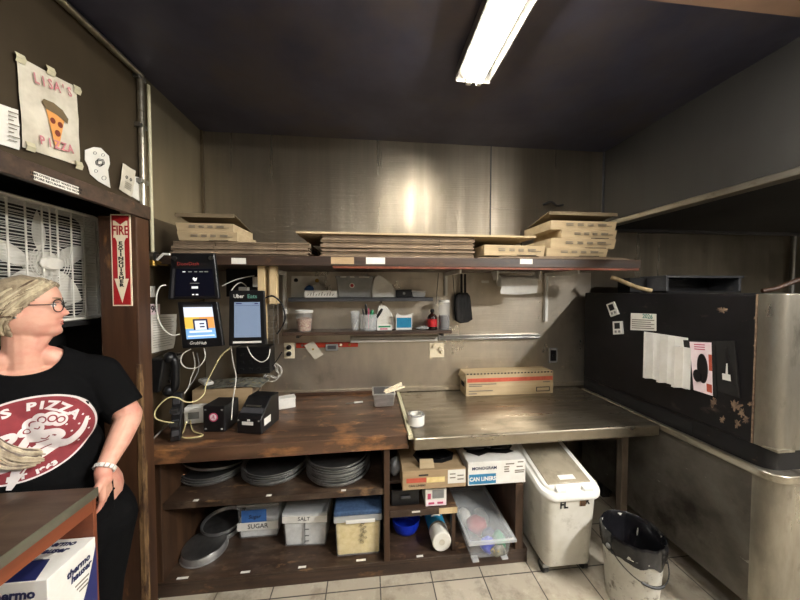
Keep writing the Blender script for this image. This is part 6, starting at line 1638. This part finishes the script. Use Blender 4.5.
# shirt
mb = MB()
torso(mb, .012)
ell(mb, (.03, .0, .80), (.235, .176, .20))
for A, (ex, ey, ez) in ((ARM_L, (.257, -.024, 1.192)), (ARM_R, (-.262, .045, 1.150))):
    limb(mb, [((A[0][0]), .078), ((ex, ey, ez), .073)])
shirt = remeshed(mb, 'shirt', 'shirt', .006, 4)
bm = bmesh.new(); bm.from_mesh(shirt.data)
dele = []
dL = (V(ARM_L[1][0]) - V(ARM_L[0][0])).normalized(); dR = (V(ARM_R[1][0]) - V(ARM_R[0][0])).normalized()
for f_ in bm.faces:
    c_ = f_.calc_center_median()
    neck = ((c_.x - .0) / .092) ** 2 + ((c_.y + .002) / .098) ** 2 + ((c_.z - 1.468) / .088) ** 2 < 1 or c_.z > 1.485
    slL = c_.x > .215 and c_.z < 1.27 and (c_ - V(.257, -.024, 1.192)).dot(dL) > .0
    slR = c_.x < -.195 and c_.z < 1.25 and (c_ - V(-.262, .045, 1.150)).dot(dR) > .0 and c_.x < -.20
    if slL and c_.x < .21 and c_.z < 1.06: slL = False
    if slR and c_.x > -.215 and c_.z < 1.06: slR = False
    if neck or slL or slR or c_.z < .70: dele.append(f_)
bmesh.ops.delete(bm, geom=dele, context='FACES')
for it in range(14):                                # clean hems
    bv_ = {v for e in bm.edges if e.is_boundary for v in e.verts}; new = {}
    for v in bv_:
        nb = [e.other_vert(v).co for e in v.link_edges if e.is_boundary]
        if len(nb) == 2: new[v] = v.co * .4 + (nb[0] + nb[1]) * .3
    for v, c_ in new.items(): v.co = c_
bm.to_mesh(shirt.data); bm.free()
s_ = shirt.modifiers.new('solid', 'SOLIDIFY'); s_.thickness = .004; s_.offset = -1
# trousers
mb = MB(); hips(mb, .010)
trousers = remeshed(mb, 'trousers', 'shirt', .008, 3)
for q in (-1, 1):
    x_ = .15 if q > 0 else -.10
    mb = MB(); ell(mb, (x_, -.045, .05), (.052, .13, .05)); ell(mb, (x_, .03, .07), (.05, .06, .06))
    for v in mb.bm.verts: v.co.z = max(v.co.z, .0)
    mb.build('shoe', 'black', P, smooth=True)
# hair: a cap that leaves the face free and long strands behind
def hair_here(p):                                   # p in head frame; -y ahead
    fw = -p.y
    return p.z > .066 + (fw - .075) * 1.12 if fw > -.03 else p.z > -.12
mb = MB(); NA2 = 96; zz_ = [(.113 - .236 * (i / 60)) for i in range(61)]
rings = []
for z in zz_[1:]:
    ring = []
    for k in range(NA2):
        th = 2 * PI * k / NA2
        o_ = .0085
        ring.append(head_point(th, z, o_))
    rings.append(ring)
top_ = V(0, 0, .1225)
bmh = mb.bm
R_ = [[bmh.verts.new(p) for p in r] for r in rings]
tv = bmh.verts.new(top_)
for k in range(NA2): mb.face((R_[0][k], R_[0][(k + 1) % NA2], tv))
for a, b in zip(R_, R_[1:]):
    for k in range(NA2):
        vs = (a[k], a[(k + 1) % NA2], b[(k + 1) % NA2], b[k])
        c_ = sum((v.co for v in vs), V(0, 0, 0)) / 4
        if hair_here(c_): mb.face(vs)
bmesh.ops.delete(bmh, geom=[v for v in bmh.verts if not v.link_faces], context='VERTS')
bmh.transform(HM)
hair = mb.build('hair', 'hair', P, smooth=True)
s_ = hair.modifiers.new('solid', 'SOLIDIFY'); s_.thickness = .007; s_.offset = -1
rnd = random.Random(21)
def hair_edge(th):                                  # height of the hairline at this angle
    best = None
    for i in range(200):
        z = .112 - i * .0012
        if not hair_here(head_point(th, z, .011)): break
        best = z
    return best if best is not None else .11
locks = [MB(), MB(), MB(), MB()]
for i in range(190):                                # strands combed from the parting and hairline back to the nape
    sgn = 1 if i % 2 else -1
    u0 = rnd.random()
    th0 = sgn * (.02 + 1.9 * u0); ze = hair_edge(th0)
    z0 = ze + .004 + (.11 - ze) * rnd.random() ** 2.0 * .9
    th1, z1_ = sgn * rnd.uniform(2.2, 2.95), rnd.uniform(-.10, -.02)
    o0 = rnd.uniform(.0085, .0125); ph_ = rnd.uniform(0, 6); pts = []
    for j in range(10):
        u = j / 9
        th = th0 + (th1 - th0) * u
        z = z0 + (z1_ - z0) * (u ** 1.25) + .010 * math.sin(PI * u)
        z = max(z, hair_edge(th) + .001) if abs(th) < 1.9 else z
        pts.append(HM @ head_point(th, min(z, .111), o0 + .0015 * math.sin(3 * u + ph_)))
    n3 = 28
    locks[rnd.choice((0, 0, 1, 1, 2, 3))].tube(smooth_path(pts, 3), [.0052 * math.sin(PI * (.10 + .86 * k / (n3 - 1))) ** .6 for k in range(n3)], 6)
for lk, mt in zip(locks, ('hair', 'hair_light', 'hair_dark', 'hair')): lk.build('hair_strands', mt, P, smooth=True)
def tail(pts, r0, n, seed, spread):
    rnd = random.Random(seed); m = MB()
    path = smooth_path(pts, 6); L_ = len(path)
    for i in range(n):
        a_, d_ = rnd.uniform(0, 2 * PI), rnd.uniform(.2, 1)
        off = V(math.cos(a_), math.sin(a_) * .6, math.sin(a_)) * r0 * d_
        q = [p + off * (1 + spread * (k / L_) ** 3) * (1 - .55 * (k / L_) ** 4) + V(noise.noise(V(i, k * .35, 0)), noise.noise(V(i, k * .35, 7)), 0) * .006 for k, p in enumerate(path)]
        m.tube(q, [.0062 * (1 - .75 * (k / (L_ - 1)) ** 2) + .0008 for k in range(L_)], 6)
    return m
nape = HM @ V(.03, .075, -.07)
TP = [nape, V(-.10, .05, 1.50), V(-.135, -.04, 1.44), V(-.125, -.13, 1.34), V(-.09, -.185, 1.24), V(-.035, -.20, 1.165), V(.025, -.195, 1.135)]
for sd_, n_, mt in ((4, 40, 'hair'), (8, 26, 'hair_light'), (9, 16, 'hair_dark')):
    tail(TP, .028, n_, sd_, .6).build('ponytail', mt, P, smooth=True)
for q in (-1, 1):
    MB().sphere(HM @ V(q * .082, .010, -.034), .004, 10).build('earring', 'steel', P, smooth=True)
# face details
for q in (-1, 1):
    e_ = MB().sphere(HM @ V(q * .032, -.0695, .003), .0115, 18).build('eye', 'eye_white', P, smooth=True)
    MB().sphere(HM @ V(q * .032, -.0768, .003), .0055, 14, (1, 1, 1)).build('iris', 'iris', e_, smooth=True)
    br = [HM @ (head_point(q * a_, .024 + .006 * math.sin((a_ - .15) * 3.2)) + V(0, -.001, 0)) for a_ in (.16, .26, .36, .46, .58)]
    MB().tube(smooth_path(br, 4), [.0008 + .0022 * math.sin(PI * min(1, .15 + k / 20)) for k in range(17)], 6).build('eyebrow', 'crust', P, smooth=True)
    li = [HM @ (head_point(q * a_, .0125 - .05 * (a_ - .37) ** 2) + V(0, -.0022, 0)) for a_ in (.22, .30, .37, .44, .52)]
    MB().tube(smooth_path(li, 3), .0011, 6).build('eyelash_line', 'ink', P, smooth=True)
for zc_, r_ in ((-.0625, .0030), (-.0735, .0036)):
    pts = [HM @ (head_point(a_, zc_ - .003 * (abs(a_) / .24) ** 2 * (-1 if zc_ < -.07 else 1)) + V(0, .0012, 0)) for a_ in (-.24, -.16, -.08, 0, .08, .16, .24)]
    MB().tube(smooth_path(pts, 4), [r_ * (.25 + .75 * math.sin(PI * k / 24)) for k in range(25)], 8).build('lip', 'lip', P, smooth=True)
gl = MB()
for q in (-1, 1):
    ring = [HM @ V(q * .036 + .027 * math.copysign(abs(math.cos(a_)) ** .8, math.cos(a_)), -.099 + .016 * abs(q * .036 + .027 * math.cos(a_)) / .05, -.001 + .0235 * math.copysign(abs(math.sin(a_)) ** .8, math.sin(a_))) for a_ in [2 * PI * k / 28 for k in range(29)]]
    gl.tube(ring, .0017, 6)
    gl.tube([HM @ V(q * .062, -.083, .006), HM @ V(q * .074, -.072, .006), HM @ V(q * .079, -.03, .008), HM @ V(q * .080, .012, .008), HM @ V(q * .078, .028, -.008)], .0017, 6)
gl.tube(smooth_path([HM @ V(-.010, -.097, .006), HM @ V(0, -.103, .009), HM @ V(.010, -.097, .006)], 4), .0017, 6)
gl.build('glasses', 'ink', P, smooth=True)
# bracelet
wc, wd_ = V(.187, -.180, 1.022), V(-.58, -.65, -.70).normalized()
a_ = wd_.orthogonal().normalized(); b_ = wd_.cross(a_)
for k in range(14):
    t0, t1 = 2 * PI * k / 14, 2 * PI * (k + .72) / 14
    mb = MB()
    pr = []
    for tt_ in (t0, (t0 + t1) / 2, t1):
        d_ = a_ * math.cos(tt_) + b_ * math.sin(tt_)
        pr.append([wc + d_ * .0315 - wd_ * .0075, wc + d_ * .0355 - wd_ * .0065, wc + d_ * .0355 + wd_ * .0065, wc + d_ * .0315 + wd_ * .0075])
    mb.ring_loft(pr)
    mb.build('watch_band_link', 'white', P, smooth=False)
MB().tube([wc + (a_ * math.cos(2 * PI * k / 24) + b_ * math.sin(2 * PI * k / 24)) * .0318 for k in range(25)], .0022, 6).build('watch_band', 'steel', P, smooth=True)
# printed logo, laid on the front of the shirt
bm = bmesh.new(); bm.from_mesh(shirt.data); bv = BVHTree.FromBMesh(bm)
LC = V(.002, 0, 1.195); LA, LB = .172, .132
def lay(u, w_, lift):
    """u, w_: logo coordinates in metres, a little tilted; returns the point on the cloth"""
    ca, sa = math.cos(.12), math.sin(.12)
    x, z = LC.x + u * ca - w_ * sa, LC.z + u * sa + w_ * ca
    h_ = bv.ray_cast(V(x, -.6, z), V(0, 1, 0))[0]
    return V(x, (h_.y if h_ else -.1) - lift - .0055, z)
def lay_mesh(bm_, nm, mat, lift, parent=P):
    for v in bm_.verts: v.co = lay(v.co.x, v.co.z, lift)
    me = bpy.data.meshes.new(nm); bm_.to_mesh(me); bm_.free(); me.materials.append(m_[mat])
    o = bpy.data.objects.new(nm, me); COL.objects.link(o); o.parent = parent; return o
def disc(a, b, nr=26, na=120, r0=0.0):
    m = MB()
    rr_ = [r0 + (1 - r0) * i / nr for i in range(nr + 1)]
    m.ring_loft([[V(max(r, .01) * a * math.cos(2 * PI * k / na), 0, max(r, .01) * b * math.sin(2 * PI * k / na)) for k in range(na)] for r in rr_], cap0=False, cap1=False)
    return m.bm
def stroke(pts, w0, mat='print_white', lift=.0034, nm='print_figure', taper=None):
    pts = smooth_path([V(u * LA, 0, w * LB) for u, w in pts], 8); m = MB(); n_ = len(pts)
    L1, L2 = [], []
    rows = []
    for i, p in enumerate(pts):
        d = pts[min(i + 1, n_ - 1)] - pts[max(i - 1, 0)]; d.normalize(); s = V(-d.z, 0, d.x)
        t_ = i / (n_ - 1); w_ = w0 * (taper(t_) if taper else 1)
        rows.append([p + s * w_, p + s * w_ * .33, p - s * w_ * .33, p - s * w_])
    R = [[m.bm.verts.new(q) for q in r] for r in rows]
    for a, b in zip(R, R[1:]):
        for k in range(3): m.face((a[k], a[k + 1], b[k + 1], b[k]))
    return lay_mesh(m.bm, nm, mat, lift)
lay_mesh(disc(LA, LB), 'print_disc', 'print_white', .0016)
lay_mesh(disc(LA * .965, LB * .955), 'print_disc', 'maroon', .0022)
lay_mesh(disc(LA * .80, LB * .66, 4, 72, .955), 'print_ring', 'print_white', .0028) if False else None
def arc_text(body, size, r, a0, a1, up=True):
    wd = {'I': .55, "'": .45, ' ': .7, '1': .7}
    adv = [wd.get(ch, 1.0) for ch in body]
    N_ = 400; ang_ = [a0 + (a1 - a0) * i / N_ for i in range(N_ + 1)]; cum = [0.0]
    for p, q in zip(ang_, ang_[1:]):
        cum.append(cum[-1] + math.hypot(r * LA * (math.cos(q) - math.cos(p)), r * LB * (math.sin(q) - math.sin(p))))
    tot, run = sum(adv), 0.0
    for i, ch in enumerate(body):
        pos = (run + adv[i] / 2) / tot * cum[-1]; run += adv[i]
        if ch == ' ': continue
        a = ang_[min(range(N_ + 1), key=lambda k: abs(cum[k] - pos))]
        me = text_mesh(ch, size, 0, 1.25, 0, .0016)
        bm_ = bmesh.new(); bm_.from_mesh(me); bpy.data.meshes.remove(me)
        bmesh.ops.triangulate(bm_, faces=bm_.faces); bmesh.ops.subdivide_edges(bm_, edges=[e for e in bm_.edges if e.calc_length() > .006], cuts=1)
        cx_, cz_ = r * LA * math.cos(a), r * LB * math.sin(a)
        tang = math.atan2(LB * math.cos(a), -LA * math.sin(a)) + (PI if up else 0)
        ca, sa = math.cos(tang), math.sin(tang)
        for v in bm_.verts:
            x, y = v.co.x, v.co.y
            v.co = V(cx_ + x * ca - y * sa, 0, cz_ + x * sa + y * ca)
        lay_mesh(bm_, 'print_letter', 'print_white', .0040)
arc_text("LISA'S PIZZA", .035, .75, math.radians(178), math.radians(16))
arc_text("EST  1963", .020, .86, math.radians(248), math.radians(292), up=False)
# reclining figure: hair, head, body, arms and long legs as flat white shapes
def blob(u, w, a, b, mat, lift, nm='print_figure'):
    bm_ = disc(a * LA, b * LB, 5, 28); 
    for v in bm_.verts: v.co += V(u * LA, 0, w * LB)
    return lay_mesh(bm_, nm, mat, lift)
for (u, w, a, b) in ((.10, .30, .13, .15), (.22, .38, .12, .15), (.36, .36, .13, .16), (.47, .28, .12, .15), (-.0, .16, .10, .12)): 
    blob(u, w, a, b, 'print_white', .0032); blob(u + .02, w, a * .55, b * .55, 'maroon', .0038); blob(u + .02, w, a * .36, b * .36, 'print_white', .0042)
blob(.16, .22, .10, .14, 'print_white', .0044)
blob(.17, -.02, .17, .15, 'print_white', .0036); blob(.25, -.20, .15, .17, 'print_white', .0036)
stroke([(.22, .06), (.40, .02), (.45, -.12), (.30, -.20)], .010)
stroke([(.10, .05), (.0, -.05), (-.10, -.22)], .010)
stroke([(.32, -.28), (.05, -.42), (-.30, -.48), (-.75, -.50)], .026, taper=lambda t_: 1 - .45 * t_)
stroke([(.28, -.26), (.52, -.38), (.74, -.18), (.86, .12)], .018, taper=lambda t_: 1 - .75 * t_)
stroke([(.10, -.34), (-.10, -.55), (-.22, -.82), (-.32, -1.06)], .024, taper=lambda t_: 1 - .75 * t_)
stroke([(-.72, .12), (-.45, .20), (-.18, .22), (-.16, .08), (-.40, .0), (-.70, .04)], .008)
for pts in ([(.30, -.30), (.05, -.37), (-.3, -.43)], [(.18, -.06), (.24, -.10), (.30, -.04)], [(.12, .22), (.17, .19), (.2, .24)], [(.05, -.47), (-.15, -.75)], [(.02, -.12), (.14, -.16), (.28, -.13)]):
    stroke(pts, .0018, 'maroon', .0046, 'print_line')
rnd = random.Random(9)
for (u, w) in ((.55, .12), (.62, .38), (.72, .02), (.60, -.10), (.80, .22), (.88, .02), (.50, -.30), (.66, -.46), (.84, -.22), (-.30, .40)):
    blob(u, w, .018, .022, 'print_white', .0038, 'print_dot')
bm.free()
